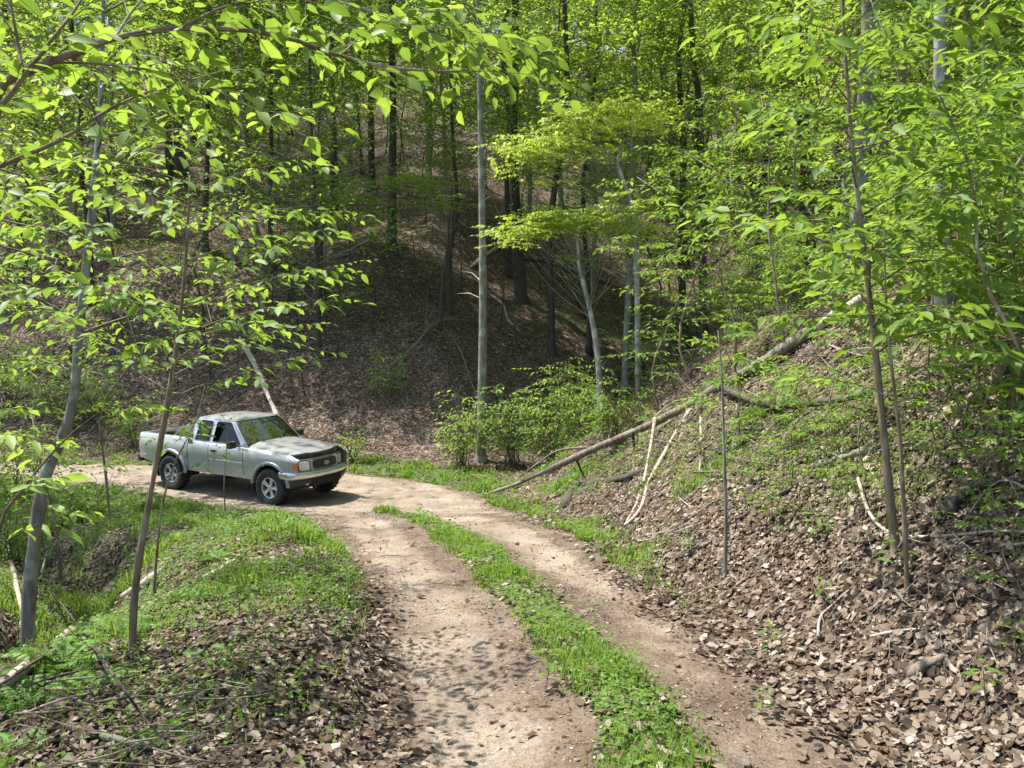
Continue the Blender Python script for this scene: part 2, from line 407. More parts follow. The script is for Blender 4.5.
# ================================================================== GROUND
def masks(x,y):
    rl=-polydist(x,y,R_LEFT); rl=np.where(y>24,-3,rl); ro=polydist(x,y,R_OUT)
    inside=np.minimum(-rl,-ro)
    inside=inside+.22*fbm(x*1.3,y*1.3,90,3)
    dirt=np.clip(.5+inside/.35,0,1)
    ds=np.abs(polydist(x,y,STRIP))
    w=np.interp(y,[0,4,7,10,13,14.3],[.25,.25,.23,.19,.11,0.0])
    ds=np.where(y>14.4,3,ds)
    strip=np.clip(.5+(w+.10*fbm(x*2,y*2,95,3)-ds)/.14,0,1)
    dirt=dirt*(1-strip)
    # leafy brown patch by the left track
    pat=np.clip((.42+.3*fbm(x*1.6,y*1.6,97,3)-rl*-1.0-.0)/.3,0,1)*np.clip((6.5-y)/2,0,1)*(rl<.2)
    green=strip.copy()
    # verges
    ver=np.clip(1-np.abs(ro-.9)/1.1,0,1)*np.clip((y-16)/2,0,1)*(ro>0)*np.where(x>-4.2,1,.35)
    lft=np.clip(1-(rl-1.3)/2.6,0,1)*(rl>0)*np.clip((y-3.4)/2.5,.4,1)*np.clip(.78+1.3*fbm(x*.9,y*.9,181,3),.15,1)
    lowl=(rl>1.5)*np.clip((y-4)/2.5,0.15,1)*(y<19)*.8*(1+fbm(x*.6,y*.6,99,2))
    rgt=np.clip(1-(ro-.1)/.6,0,1)*(ro>0)*np.clip((y-5.0)/3,0,1)*1.1
    hill=np.clip(fbm(x*.35,y*.35,101,3)*1.8+.1,0,.6)*(ro>1)*(x>0)
    green=np.clip(np.maximum.reduce([green,ver,lft,lowl,rgt,hill]),0,1)
    return dirt,green,rl,ro,strip,pat

def build_ground():
    # warped grid: fine near, coarse far
    ty=np.linspace(0,1,760)
    ys=-6+6*ty*0
    ys=np.concatenate([np.linspace(-14,0.5,20)[:-1],0.5+ (np.exp(ty*5.2)-1)/(math.exp(5.2)-1)*149.5])
    ns=520; tx=np.linspace(-1,1,ns)
    base=np.sinh(tx*3.6)/math.sinh(3.6)
    X=np.zeros((len(ys),ns)); Y=np.zeros_like(X)
    for i,y in enumerate(ys):
        w=max(16,14+1.0*max(y,0))
        X[i]=base*w; Y[i]=y
    X+=.0
    Z=H(X,Y)
    dirt,green,rl,ro,strip,pat=masks(X,Y)
    dirt=dirt*(1-.65*pat)
    V=np.stack([X,Y,Z],-1).reshape(-1,3)
    r,c=X.shape
    idx=np.arange(r*c).reshape(r,c)
    Q=np.stack([idx[:-1,:-1],idx[:-1,1:],idx[1:,1:],idx[1:,:-1]],-1).reshape(-1,4)
    inr=(np.minimum(-rl,-ro)>-.12).reshape(-1)
    isroad=inr[Q].all(1)
    for name,sel,kind in (('dirt_road',isroad,'structure'),('forest_floor',~isroad,'structure')):
        q=Q[sel]; used=np.unique(q); remap=np.full(len(V),-1); remap[used]=np.arange(len(used))
        me=mesh_arrays(name,V[used],[remap[q]],M['ground'],smooth=True)
        ds=np.abs(polydist(X,Y,STRIP)); worn=np.where(Y<14,np.exp(-((ds-.80)/.34)**2),.75+0*X)
        worn=np.clip(worn+.25*np.clip((Y-9)/6,0,1),0,1)*np.clip((np.minimum(-rl,-ro))/.45+.1,0,1)*(1-.6*pat)
        for an,arr in (('dirt',dirt),('green',green),('worn',worn)):
            a=me.attributes.new(an,'FLOAT','POINT'); a.data.foreach_set('value',arr.reshape(-1)[used].astype(np.float32))
        o=link(name,me); tag(o,kind=kind)
        if name=='dirt_road': tag(o,'pale dirt track with two worn wheel ruts bending left to the truck','dirt road')
        else: tag(o,'steep forest floor covered with brown fallen leaves','forest floor')
build_ground()

def scatter(n,xr,yr,dens,seed):
    r=np.random.RandomState(seed)
    x=r.uniform(*xr,n); y=r.uniform(*yr,n)
    # view cone only
    k=np.abs(x)<(y+1.2)*.72+1.0
    x,y=x[k],y[k]
    d=dens(x,y); k=r.rand(len(x))<d
    return x[k],y[k],r
def terr_normal(x,y,e=.08):
    z=H(x,y); zx=H(x+e,y); zy=H(x,y+e)
    n=np.stack([-(zx-z)/e,-(zy-z)/e,np.ones_like(z)],-1)
    return z,norm(n)

# ------- fallen leaves
def fallen_leaves():
    Lv=Leaves(); L1=Leaves(); L2=Leaves()
    def put(n,xr,yr,dens,size,seed):
        x,y,r=scatter(n,xr,yr,dens,seed)
        z,nn=terr_normal(x,y)
        m=len(x)
        D=norm(np.stack([r.randn(m),r.randn(m),r.randn(m)*.25],-1)); 
        D=D-nn*(D*nn).sum(-1,keepdims=True)+nn*r.randn(m,1)*.22
        Nn=nn+r.randn(m,3)*.30
        s=size*(.38+.85*r.rand(m)**1.6+.5*(r.rand(m)>.94))
        P=np.stack([x,y,z+r.uniform(0,.03,m)],-1)-norm(D)*s[:,None]*.5; w=s*r.uniform(.5,.85,m)
        if seed<3:
            k=r.rand(m)<.55
            L1.add(P[k],D[k],Nn[k],s[k],w[k]); k=~k; L2.add(P[k],D[k],Nn[k],s[k],w[k])
        else: Lv.add(P,D,Nn,s,w)
    def dn(x,y):
        dirt,green,rl,ro,strip,pat=masks(x,y)
        base=np.where(dirt>.5,.006+.14*pat,1.0)*np.where((ro>-.3)&(dirt>.2),1.3,1)
        base=base*(1-.55*green)*(1-.8*strip)*np.where(fbm(x*.8,y*.8,161,3)<-.28,.35,1)
        edge=np.exp(-(np.minimum(-rl,-ro)/.14)**2)*.22
        return np.clip(base+edge*(dirt>.5),0,1)
    put(190000,(-6,8),(2.2,7),dn,.055,1)
    put(150000,(-12,12),(7,14),dn,.068,2)
    put(60000,(-22,22),(14,26),dn,.085,3)
    put(60000,(-36,36),(26,48),lambda x,y:np.full(x.shape,.8),.12,4)
    tag(link('fallen_leaves',Lv.mesh('fallen_leaves',M['litter_leaf'],LT_Q)),'brown fallen leaves over the far slope and the distant banks','leaf litter',kind='stuff')
    tag(link('fallen_leaves',L1.mesh('fallen_leaves',M['litter_leaf'],LT_CURL,True,.045)),'curled brown fallen leaves strewn over the near banks','leaf litter',kind='stuff')
    tag(link('fallen_leaves',L2.mesh('fallen_leaves',M['litter_leaf'],LT_CURL2,True,.045)),'arched brown fallen leaves strewn over the near banks','leaf litter',kind='stuff')
fallen_leaves()

# ------- leaf crumbs and twig bits on the track
def crumbs():
    Lc=Leaves()
    def dn(x,y):
        dirt,green,rl,ro,strip,pat=masks(x,y); ds=np.abs(polydist(x,y,STRIP))
        e=np.exp(-((np.minimum(-rl,-ro)-.05)/.28)**2); s=np.exp(-((ds-.36)/.13)**2)*(y<14)
        return np.clip((.06+.8*e+.55*s+.5*pat)*(dirt>.3)*np.clip(fbm(x*2.4,y*2.4,151,3)*1.6+.65,0.05,1),0,1)
    for n,xr,yr,sz,seed in ((60000,(-2,3),(2,7),.022,41),(60000,(-5,3),(7,20),.04,42)):
        x,y,r=scatter(n,xr,yr,dn,seed); z,nn=terr_normal(x,y); m=len(x)
        D=np.stack([r.randn(m),r.randn(m),r.randn(m)*.2],-1); q=sz*r.uniform(.4,1.6,m)
        Lc.add(np.stack([x,y,z+.004],-1),D,nn+r.randn(m,3)*.3,q,q*r.uniform(.15,.8,m))
    tag(link('leaf_crumbs',Lc.mesh('leaf_crumbs',M['litter_leaf'],LT_Q)),'brown leaf crumbs and twig bits along the edges of the ruts','leaf litter',kind='stuff')
crumbs()

def litter_twigs():
    def dn(x,y):
        dirt,green,rl,ro,strip,pat=masks(x,y); return np.where(dirt>.4,.05+.3*pat,.9)*np.clip(fbm(x*1.1,y*1.1,171,3)*2+.6,.1,1)
    V=[];Q=[];R_=[];n0=0
    for n,xr,yr,L,w,seed in ((9000,(-6,8),(2.4,7),.09,.0016,51),(12000,(-12,12),(7,15),.16,.003,52),(9000,(-25,20),(15,34),.35,.007,53)):
        x,y,r=scatter(n,xr,yr,dn,seed); z,nn=terr_normal(x,y); m=len(x)
        D=norm(np.stack([r.randn(m),r.randn(m),np.zeros(m)],-1)); D=norm(D-nn*(D*nn).sum(-1,keepdims=True)+nn*r.randn(m,1)*.18)
        l=L*r.uniform(.4,2.2,m)**1.3; S_=np.cross(D,nn); b=np.stack([x,y,z+.018+.012*r.rand(m)],-1); ww=w*r.uniform(.6,1.8,m)
        mid=b+D*(l*.5)[:,None]+S_*(r.randn(m)*l*.09)[:,None]+nn*(r.rand(m)*l*.08)[:,None]; e=b+D*l[:,None]
        rings=[]
        for c,k in ((b,1.),(mid,.8),(e,.45)):
            for a in (0,2.09,4.19): rings.append(c+(S_*math.cos(a)+nn*math.sin(a))*(ww*k)[:,None])
        V.append(np.stack(rings,1).reshape(-1,3)); off=np.arange(m)[:,None]*9+n0; n0+=9*m
        for s_ in (0,3):
            for a in range(3):
                a2=(a+1)%3; Q.append(off+np.array([[s_+a,s_+a2,s_+3+a2,s_+3+a]]))
    tag(link('fine_twigs',mesh_arrays('fine_twigs',np.concatenate(V),[np.concatenate(Q)],M['deadwood'])),'fine broken twigs littered through the fallen leaves','twig litter',kind='stuff')
litter_twigs()

# ------- grass
def grass():
    r=np.random.RandomState(8)
    def gather(n,xr,yr,f,seed):
        x,y,_=scatter(n,xr,yr,lambda x,y:f(*masks(x,y),x,y),seed); return x,y
    sets=[]
    fs=lambda d,g,rl,ro,st,pat,x,y: np.clip(st*.8*(fbm(x*2.2,y*2.2,111,3)*2.2+.72),0,1)
    sets.append((*gather(210000,(-3.2,1.6),(1.5,14.6),fs,21),.052))
    fl=lambda d,g,rl,ro,st,pat,x,y: np.clip(g,0,1)*(st<.3)*(d<.6)*np.clip(fbm(x*1.4,y*1.4,113,3)*2.4+.5,0.02,1)*.75
    sets.append((*gather(230000,(-9,3),(2.6,12),fl,22),.075))
    sets.append((*gather(150000,(-16,6),(12,23),fl,23),.10))
    V=[];F=[];R=[];n0=0
    for x,y,h in sets:
        m=len(x); z=H(x,y)
        hh=h*r.uniform(.45,1.5,m)*(1+1.7*np.clip(fbm(x*1.7,y*1.7,117,2),-.4,.7)); a=r.uniform(0,2*PI,m); w=np.maximum(.0022,.0007*y)*r.uniform(.8,1.6,m)
        ln=r.uniform(.1,.8,m)*hh
        dx,dy=np.cos(a),np.sin(a)
        sx,sy=-dy*w,dx*w
        b=np.stack([x,y,z-.01],-1); S=np.stack([sx,sy,0*sx],-1)
        mid=b+np.stack([dx*ln*.35,dy*ln*.35,hh*.6],-1); tip=b+np.stack([dx*ln,dy*ln,hh],-1)
        vv=np.stack([b-S,b+S,mid+S*.8,mid-S*.8,tip],1)
        V.append(vv.reshape(-1,3)); off=np.arange(m)[:,None]*5+n0; n0+=5*m
        F.append((off+np.array([[0,1,2,3]]),off+np.array([[3,2,4]]))); R.append(r.rand(m))
    Q=np.concatenate([f[0] for f in F]); T=np.concatenate([f[1] for f in F]); R=np.concatenate(R)
    me=mesh_arrays('grass',np.concatenate(V),[Q,T],M['grass'],rnd=np.concatenate([R,R]))
    tag(link('grass',me),'fresh green grass on the strip between the ruts and along the verges','grass',kind='stuff')
grass()

# ------- low herbs: small broad leaves on short stalks
def herbs():
    Lv=Leaves()
    def f(x,y):
        d,g,rl,ro,st,pat=masks(x,y)
        return np.clip(g*(.10+1.7*np.clip(fbm(x*1.3,y*1.3,131,3)+.06,0,1)),0,1)*np.where(d>.6,.02,1)
    for n,xr,yr,s,seed in ((60000,(-6,6),(2.4,8),.026,31),(42000,(-12,8),(8,15),.04,32),(42000,(-20,8),(15,24),.06,33)):
        x,y,r=scatter(n,xr,yr,f,seed); z=H(x,y)
        for k in range(4):
            m=len(x); a=r.uniform(0,2*PI,m); hh=r.uniform(.01,.13,m)
            D=np.stack([np.cos(a),np.sin(a),r.uniform(-.2,.5,m)],-1); sz=s*r.uniform(.6,1.6,m)
            P=np.stack([x+r.randn(m)*.02,y+r.randn(m)*.02,z+hh],-1)
            Lv.add(P,D,np.stack([r.randn(m)*.3,r.randn(m)*.3,np.ones(m)],-1),sz,sz*.62)
    # weeds on the leafy slopes
    def g2(x,y):
        return np.clip(fbm(x*.5,y*.5,141,4)*2.2-.12,0,1)*.8*np.where((x<1)&(y>21)&(y<36)&(x>-13),.25,1)
    for n,xr,yr,s,seed in ((14000,(1.5,11),(4,16),.055,34),(30000,(-30,25),(14,45),.12,35)):
        x,y,r=scatter(n,xr,yr,g2,seed)
        d=masks(x,y)[0]; k=d<.1; x,y=x[k],y[k]; z=H(x,y)
        for k in range(5):
            m=len(x); a=r.uniform(0,2*PI,m); hh=r.uniform(.03,.25,m)
            D=np.stack([np.cos(a),np.sin(a),r.uniform(-.2,.3,m)],-1); sz=s*r.uniform(.6,1.4,m)
            P=np.stack([x+r.randn(m)*.07,y+r.randn(m)*.07,z+hh],-1)
            Lv.add(P,D,np.stack([r.randn(m)*.3,r.randn(m)*.3,np.ones(m)],-1),sz,sz*.55)
    tag(link('ground_cover',Lv.mesh('ground_cover',M['leaf_mid'],LT_Q)),'low leafy weeds growing along the verges and on the banks','ground cover',kind='stuff')
herbs()
# ================================================================== VEGETATION GENERATORS
def spray(Lv,T,r,p,d,length,leaf,twig_r,droop=.25,ratio=.55,sides=3,dens=1.0,tilt=.28):
    d=norm(d); m=max(3,int(length/.12)+2); t=np.linspace(0,1,m)
    side=norm(np.cross(d,[0,0,1.])+1e-6)
    bend=r.uniform(-.25,.25)
    pts=p+d*(t*length)[:,None]+side*(bend*length*t*t)[:,None]+np.array([0,0,-1.])*(droop*length*t*t)[:,None]
    if T is not None: T.add(pts,twig_r*(1-.7*t),sides,cap=False)
    n=max(3,int(length/(leaf*.52)*dens))
    tt=np.linspace(.18,1,n)
    P=np.stack([np.interp(tt,t,pts[:,k]) for k in range(3)],-1)
    sg=np.where(np.arange(n)%2==0,1,-1)
    dd=norm(pts[-1]-pts[0])
    ang=np.radians(r.uniform(35,70,n)); ang[-1]=0
    D=dd*np.cos(ang)[:,None]+side*(sg*np.sin(ang))[:,None]+np.array([0,0,1.])*(r.randn(n)*.28-.28)[:,None]
    Nn=np.array([0,0,1.])+r.randn(n,3)*tilt*1.5
    s=leaf*(.45+.8*r.rand(n))
    Lv.add(P,D,Nn,s,s*ratio*r.uniform(.75,1.25,n))

def branch(Lv,T,r,p,d,length,br,leaf,ns=None,droop=.12,ratio=.55,sides=4,dens=1.0,sp_len=.38,twigs=True,rise=0.0,dmin=.25):
    d=norm(d); m=6; t=np.linspace(0,1,m)
    side=norm(np.cross(d,[0,0,1.])+1e-6); w=r.randn(m)*.03*length; w[0]=0
    pts=p+d*(t*length)[:,None]+side*w[:,None]+np.array([0,0,1.])*((rise*t-droop*t*t)*length)[:,None]+r.randn(m,3)*.015*length*(t>0)[:,None]
    T.add(pts,br*(1-.8*t),sides,cap=False)
    ns=ns or max(4,int(length/(leaf*1.9)))
    for i in range(ns):
        u=dmin+(1-dmin)*(i+r.rand()*.6)/ns
        u=min(u,1)
        q=np.array([np.interp(u,t,pts[:,k]) for k in range(3)])
        sg=1 if i%2 else -1
        a=math.radians(r.uniform(35,70))
        dd=d*math.cos(a)+side*sg*math.sin(a)+np.array([0,0,r.uniform(-.15,.2)])
        L=length*sp_len*(1.15-.6*u)*r.uniform(.6,1.25)
        spray(Lv,T if twigs else None,r,q,dd,L,leaf,br*.22,droop=r.uniform(.1,.4),ratio=ratio,dens=dens)
    spray(Lv,T if twigs else None,r,pts[-1]-d*.02,d,length*sp_len*.6,leaf,br*.22,droop=.3,ratio=ratio,dens=dens)

def lerp_path(pts,u):
    pts=np.asarray(pts); s=np.r_[0,np.cumsum(np.linalg.norm(np.diff(pts,axis=0),axis=1))]; s/=s[-1]
    return np.array([np.interp(u,s,pts[:,k]) for k in range(3)])

def sapling_geo(seed,pts,r0,nb,f0,blen,leaf,ratio=.55,top=1.0,dens=1.0,twigs=True,rise=.25,droop=.2,ns=None,sides=7,shape=.5,az=None):
    r=np.random.RandomState(seed); T=Tubes(); T2=Tubes(); Lv=Leaves()
    sp=smooth_path(pts,max(10,2*len(pts)))
    t=np.linspace(0,1,len(sp)); fl=lerp_path(sp,.02)
    sp_=np.vstack([sp[:1],fl[None],sp[1:]]); t_=np.r_[0,.02,t[1:]]; rd=r0*(1-.82*t_**1.2); rd[0]*=1.9; rd[1]*=1.15
    rd[2:]*=1+.07*r.randn(len(rd)-2)
    T.add(sp_,rd,sides,jag=.04,rng=r)
    ga=r.uniform(0,6.28)
    for i in range(nb):
        u=f0+(1-f0)*(i+r.rand()*.7)/nb; u=min(u,.995)
        p=lerp_path(sp,u); ga+=2.4+r.randn()*.3
        a=ga if az is None else r.normal(az[0],az[1])
        d=np.array([math.cos(a),math.sin(a),r.uniform(.1,.55)])
        L=blen*(1-shape*abs(u-f0)/(1-f0))*r.uniform(.6,1.2)
        branch(Lv,T2,r,p,d,L,max(r0*.32*(1-.6*u),.003),leaf,ratio=ratio,dens=dens,twigs=twigs,rise=rise,droop=droop,ns=ns)
    return T,T2,Lv

def grow(name,label,cat,loc,pts,r0,bark,leafm,seed,nb,f0,blen,leaf,group=None,tpl=LT_LO,smooth=False,rz=0,**k):
    """pts local to loc"""
    root=empty(name,loc,rz); tag(root,label,cat,group)
    T,T2,Lv=sapling_geo(seed,pts,r0,nb,f0,blen,leaf,**k)
    a=link('trunk',T.mesh('trunk',bark),root)
    b=link('branches',T2.mesh('branches',M['twig']),root)
    c=link('foliage',Lv.mesh('foliage',leafm,tpl,smooth),root)
    KIDS[root.name]=[a,b,c]
    return root

def crown_geo(seed,height,cb,rad,nl,leaf,nlimb=26,flat=.35,limb_r=.05,upturn=.5,spread=.5):
    """limbs leaving a trunk along z from cb to height, leaf clumps at their ends. local axes, trunk at origin"""
    r=np.random.RandomState(seed); T=Tubes(); Lv=Leaves()
    ga=r.rand()*6.28; per=nl//(nlimb*5)
    for i in range(nlimb):
        u=(i+r.rand())/nlimb; z=cb+(height-cb)*u; ga+=2.4+r.randn()*.4
        L=rad*(math.sin(PI*min(max(.18+.72*u,0),1))**.7)*r.uniform(.65,1.2)
        d=np.array([math.cos(ga),math.sin(ga),0]); m=6; t=np.linspace(0,1,m)
        pts=np.array([0,0,z])+d*(t*L)[:,None]+np.array([0,0,1.])*(upturn*L*t*(1-.35*t))[:,None]+r.randn(m,3)*.05*L*t[:,None]
        T.add(pts,limb_r*(1-.5*u)*(1-.8*t)+.006,5,cap=False)
        for j in range(5):
            q=lerp_path(pts,.42+.58*(j+r.rand())/5)
            off=r.randn(3)*np.array([1,1,.4])*L*.24; c=q+off
            T.add(np.array([q,(q+c)/2+r.randn(3)*.05,c]),[.014,.01,.005],3,cap=False)
            k=int(per*r.uniform(.5,1.5))+3
            rr=spread*r.uniform(.6,1.5)
            P=c+norm(r.randn(k,3))*(r.rand(k,1)**.6)*np.array([rr,rr,rr*flat])
            P[:,2]-=.25*((P[:,0]-c[0])**2+(P[:,1]-c[1])**2)/max(rr,.2)
            a=r.uniform(0,6.28,k)
            D=np.stack([np.cos(a),np.sin(a),r.uniform(-.7,.15,k)],-1)
            s=leaf*r.uniform(.6,1.3,k)
            Lv.add(P,D,np.array([0,0,1.])+r.randn(k,3)*.4,s,s*.6)
    return T,Lv

# ---------------------------------------------------------------- tall trees
CROWNS=[]
for i,(h,cb,rad,nl,up) in enumerate([(11,0,3.6,7600,.35),(10,0,3.2,7000,.5),(13,0,2.8,7000,.6),(9,0,4.0,7600,.2)]):
    T,Lv=crown_geo(100+i,h,cb,rad,nl,.175,nlimb=44,upturn=up,spread=.85,limb_r=.026)
    CROWNS.append((T.mesh('limbs',M['bark_grey']),Lv.mesh('crown',M['leaf_far'],LT_Q),h))
HOLES=True
def tall_tree(name,label,cat,base,top,r0,bark,crown=0,group=None,kinks=None,cscale=1.0,cb=None,rz=0,wob=.12,seed=0,flare=1.35,leaf=None):
    """trunk from base (world) through kinks to top (world); crown hung over the upper part"""
    r=np.random.RandomState(seed+77)
    root=empty(name,base,0); tag(root,label,cat,group)
    base=np.array(base,float)
    pts=[base]+[np.array(k,float) for k in (kinks or [])]+[np.array(top,float)]
    sp=smooth_path(pts,14 if kinks else 10)-base
    if not kinks:
        w=np.cumsum(r.randn(len(sp),2)*wob*.35,axis=0); w-=np.linspace(0,1,len(sp))[:,None]*w[-1]; sp[:,:2]+=w
    t=np.linspace(0,1,len(sp))
    rad=r0*(1-.6*t)
    # root flare
    lo=np.array([sp[0]-[0,0,.35],sp[0]+(sp[1]-sp[0])*.12,sp[0]+(sp[1]-sp[0])*.35]); 
    sp2=np.vstack([lo,sp[1:]]); rad2=np.r_[r0*flare*1.25,r0*flare,r0*1.06,rad[1:]]
    T=Tubes(); T.add(sp2,rad2,10,jag=.03,rng=r)
    a=link('trunk',T.mesh('trunk',bark),root)
    # a few dead stubs / small limbs below the crown
    cm=CROWNS[crown]; H_=cm[2]*cscale
    topz=sp[-1][2]
    zc=(topz-H_) if cb is None else cb
    S=Tubes()
    for i in range(r.randint(3,8)):
        u=r.uniform(.15,.6); p=lerp_path(sp,u); aa=r.uniform(0,6.28); L=r.uniform(.3,1.4)
        q=p+np.array([math.cos(aa)*L,math.sin(aa)*L,r.uniform(-.1,.5)*L]); S.add([p,(p+q)/2+[0,0,.08*L],q],[r0*.15+.004,r0*.1+.003,.003],4,cap=False)
    s=link('dead_twigs',S.mesh('dead_twigs',bark),root)
    pc=lerp_path(sp,max(.1,min(.9,zc/max(topz,1))))
    kids=[a,s]
    for nm,me in (('limbs',cm[0]),('crown',leaf[1] if leaf else cm[1])):
        o=link(nm,me,root,loc=(pc[0],pc[1],zc)); o.scale=(cscale,)*3; o.rotation_euler=(0,0,rz); kids.append(o)
    KIDS[root.name]=kids
    return root

def T3(u,v,Y): return W(u,v,Y)
HERO_XY=[]
def hero(name,label,cat,bu,bv,pix,wpx,bark,crown,height=17,cs=1.0,seed=0,gy=None,rz=0,**k):
    """trunk follows given pixel positions at about its own distance"""
    g=G(bu,bv) if gy is None else W(bu,bv,gy)
    if gy is not None: g[2]=gz(g[0],g[1])
    Y=g[1]; r0=wpx*Y/F_PX/2
    HERO_XY.append((g[0],g[1]))
    ks=[W(u,v,Y+dy) for (u,v,dy) in pix]
    last=ks[-1]; prev=ks[-2] if len(ks)>1 else g
    dirn=norm(last-prev); dirn=norm(dirn+np.array([0,0,1.2]))
    top=last+dirn*max(2.0,(height-(last[2]-g[2])))
    return tall_tree(name,label,cat,g,top,r0,bark,crown,kinks=ks,cscale=cs,seed=seed,rz=rz,**k)

hero('grey_trunk_tree','straight pale grey tree with lichen rising beside the bright shrubs at the centre','tree',481,478,[(482,400,0),(483,300,0),(482,200,0),(480,100,0)],10,M['bark_grey'],0,19,.75,1,gy=20.8)
hero('dark_trunk_tree','thick dark tree just right of the straight pale grey tree, rooted on the brown slope','tree',521,302,[(517,235,0),(513,150,0),(515,60,0)],13,M['bark_dark'],1,20,.8,2)
hero('dark_trunk_tree','dark rough-barked tree standing alone on the sunny right slope','tree',808,262,[(807,200,0),(803,80,0)],17,M['bark_dark'],2,18,1,3)
hero('pale_trunk_tree','pale mottled tree trunk at the right, upright on the bank above the leafy saplings','tree',942,312,[(941,220,0),(940,140,0),(939,50,0)],18,M['bark_pale'],3,16,.9,4)
hero('crooked_dark_tree','crooked dark tree with a bend halfway up, right of the dogwood canopies','tree',704,222,[(702,165,0),(691,112,0),(682,50,0),(675,0,0)],12,M['bark_dark'],1,20,.8,5)
hero('dark_trunk_tree','straight dark tree close behind the crooked dark tree','tree',707,210,[(700,120,.6),(692,40,.6)],9,M['bark_dark'],2,20,.8,6,gy=29)
hero('leaning_dark_tree','dark tree leaning slightly left, between the dogwood canopy and the crooked dark tree','tree',686,275,[(678,215,0),(668,130,0),(661,40,0)],11,M['bark_dark'],0,19,.75,7)
hero('dark_trunk_tree','dark short-based tree on the brown slope above the truck hood','tree',392,252,[(392,200,0),(393,120,0),(392,30,0)],10,M['bark_dark'],3,18,1.2,8)
hero('slender_dark_tree','slender dark tree between the dark tree and the straight pale grey tree','tree',449,312,[(450,250,0),(457,205,0),(452,120,0)],6,M['bark_dark'],1,15,1.0,9)
hero('thick_grey_tree','thick grey tree with a leaning neighbour at the upper right','tree',985,160,[(978,115,0),(962,65,0),(950,10,0)],20,M['bark_grey'],3,16,1,10)
hero('leaning_grey_tree','grey tree leaning left, rightmost of the pair at the upper right','tree',1012,165,[(1000,120,0),(985,85,0),(972,40,0)],14,M['bark_grey'],1,15,1,11)
hero('leaning_grey_tree','grey tree leaning left, up the slope right of the lone rough-barked tree','tree',884,150,[(878,118,0),(868,85,0),(858,40,0)],13,M['bark_grey'],2,17,1,12)
hero('dark_trunk_tree','dark tree with a broad base left of the lone rough-barked tree','tree',752,205,[(748,170,0),(742,110,0),(738,40,0)],14,M['bark_dark'],0,19,1,13)
hero('reddish_trunk_tree','slim reddish brown tree left of the lone rough-barked tree','tree',767,188,[(766,140,0),(763,80,0)],8,M['bark_brown'],2,17,.9,14)
hero('slender_dark_tree','slender dark tree at the upper left above the truck cab','tree',248,152,[(247,110,0),(248,40,0)],7,M['bark_dark'],1,18,1.3,15)
hero('dark_trunk_tree','broad dark tree at the upper left, left of the slender dark tree','tree',181,182,[(179,130,0),(178,60,0)],13,M['bark_dark'],0,18,1,16)
hero('dark_trunk_tree','dark tree standing right beside the broad dark tree at the upper left','tree',170,180,[(168,130,0),(167,60,0)],9,M['bark_dark'],3,18,1,17)
hero('dark_trunk_tree','dark tree seen beneath the higher dogwood canopy','tree',625,196,[(627,150,0),(629,80,0)],8,M['bark_dark'],2,17,1,18)
hero('dark_trunk_tree','dark tree behind the saplings at the left edge, above the pale curved sapling','tree',47,170,[(46,120,0),(45,50,0)],11,M['bark_dark'],1,18,1,19)
hero('slender_pale_tree','slender pale tree rising through the leaves over the truck bed','tree',233,262,[(238,180,0),(243,120,0),(246,60,0)],5,M['bark_grey'],1,15,1.1,20)
hero('slender_dark_tree','slender dark tree left of the slope gully, above the bent bare branch','tree',318,345,[(318,280,0),(315,220,0),(312,140,0)],5,M['bark_dark'],2,14,1.0,21)

hero('dark_trunk_tree','dark tree on the upper slope, midway between the truck cab and the pale grey tree','tree',335,215,[(334,160,0),(333,90,0)],8,M['bark_dark'],0,19,1.5,22,cb=8)
hero('dark_trunk_tree','dark tree high on the slope just left of the dark short-based one','tree',372,190,[(371,140,0),(370,70,0)],8,M['bark_dark'],3,19,1.5,23,cb=8)
hero('dark_trunk_tree','thin dark tree on the slope above the truck tailgate','tree',205,250,[(206,190,0),(208,110,0)],7,M['bark_dark'],3,17,1.5,24,cb=7.5)
hero('dark_trunk_tree','thin dark tree on the slope directly above the truck roof','tree',272,268,[(270,200,0),(271,110,0)],6,M['bark_dark'],0,17,1.45,25,cb=7.5)
for i_,(u_,v_,w_,lab_) in enumerate([(560,205,7,'slim dark tree seen between the two dogwood canopies, leftmost there'),(590,190,6,'slim dark tree just left of the dark one beneath the higher dogwood canopy'),(650,180,8,'slim dark tree right of the higher dogwood canopy'),(722,190,9,'slim dark tree just right of the crooked dark tree'),(783,200,7,'slim dark tree close on the left of the lone rough-barked tree'),(838,185,8,'slim dark tree right of the lone rough-barked tree'),(915,175,9,'slim dark tree left of the pale mottled trunk'),(740,165,6,'thinnest dark tree behind the broad-based one on the right slope')]):
    hero('slim_dark_tree',lab_,'tree',u_,v_,[(u_-2,v_-60,0),(u_-5+3*(i_%3),v_-130,0)],w_,M['bark_dark'] if i_%3 else M['bark_grey'],i_%4,19,.8,60+i_,cb=10)

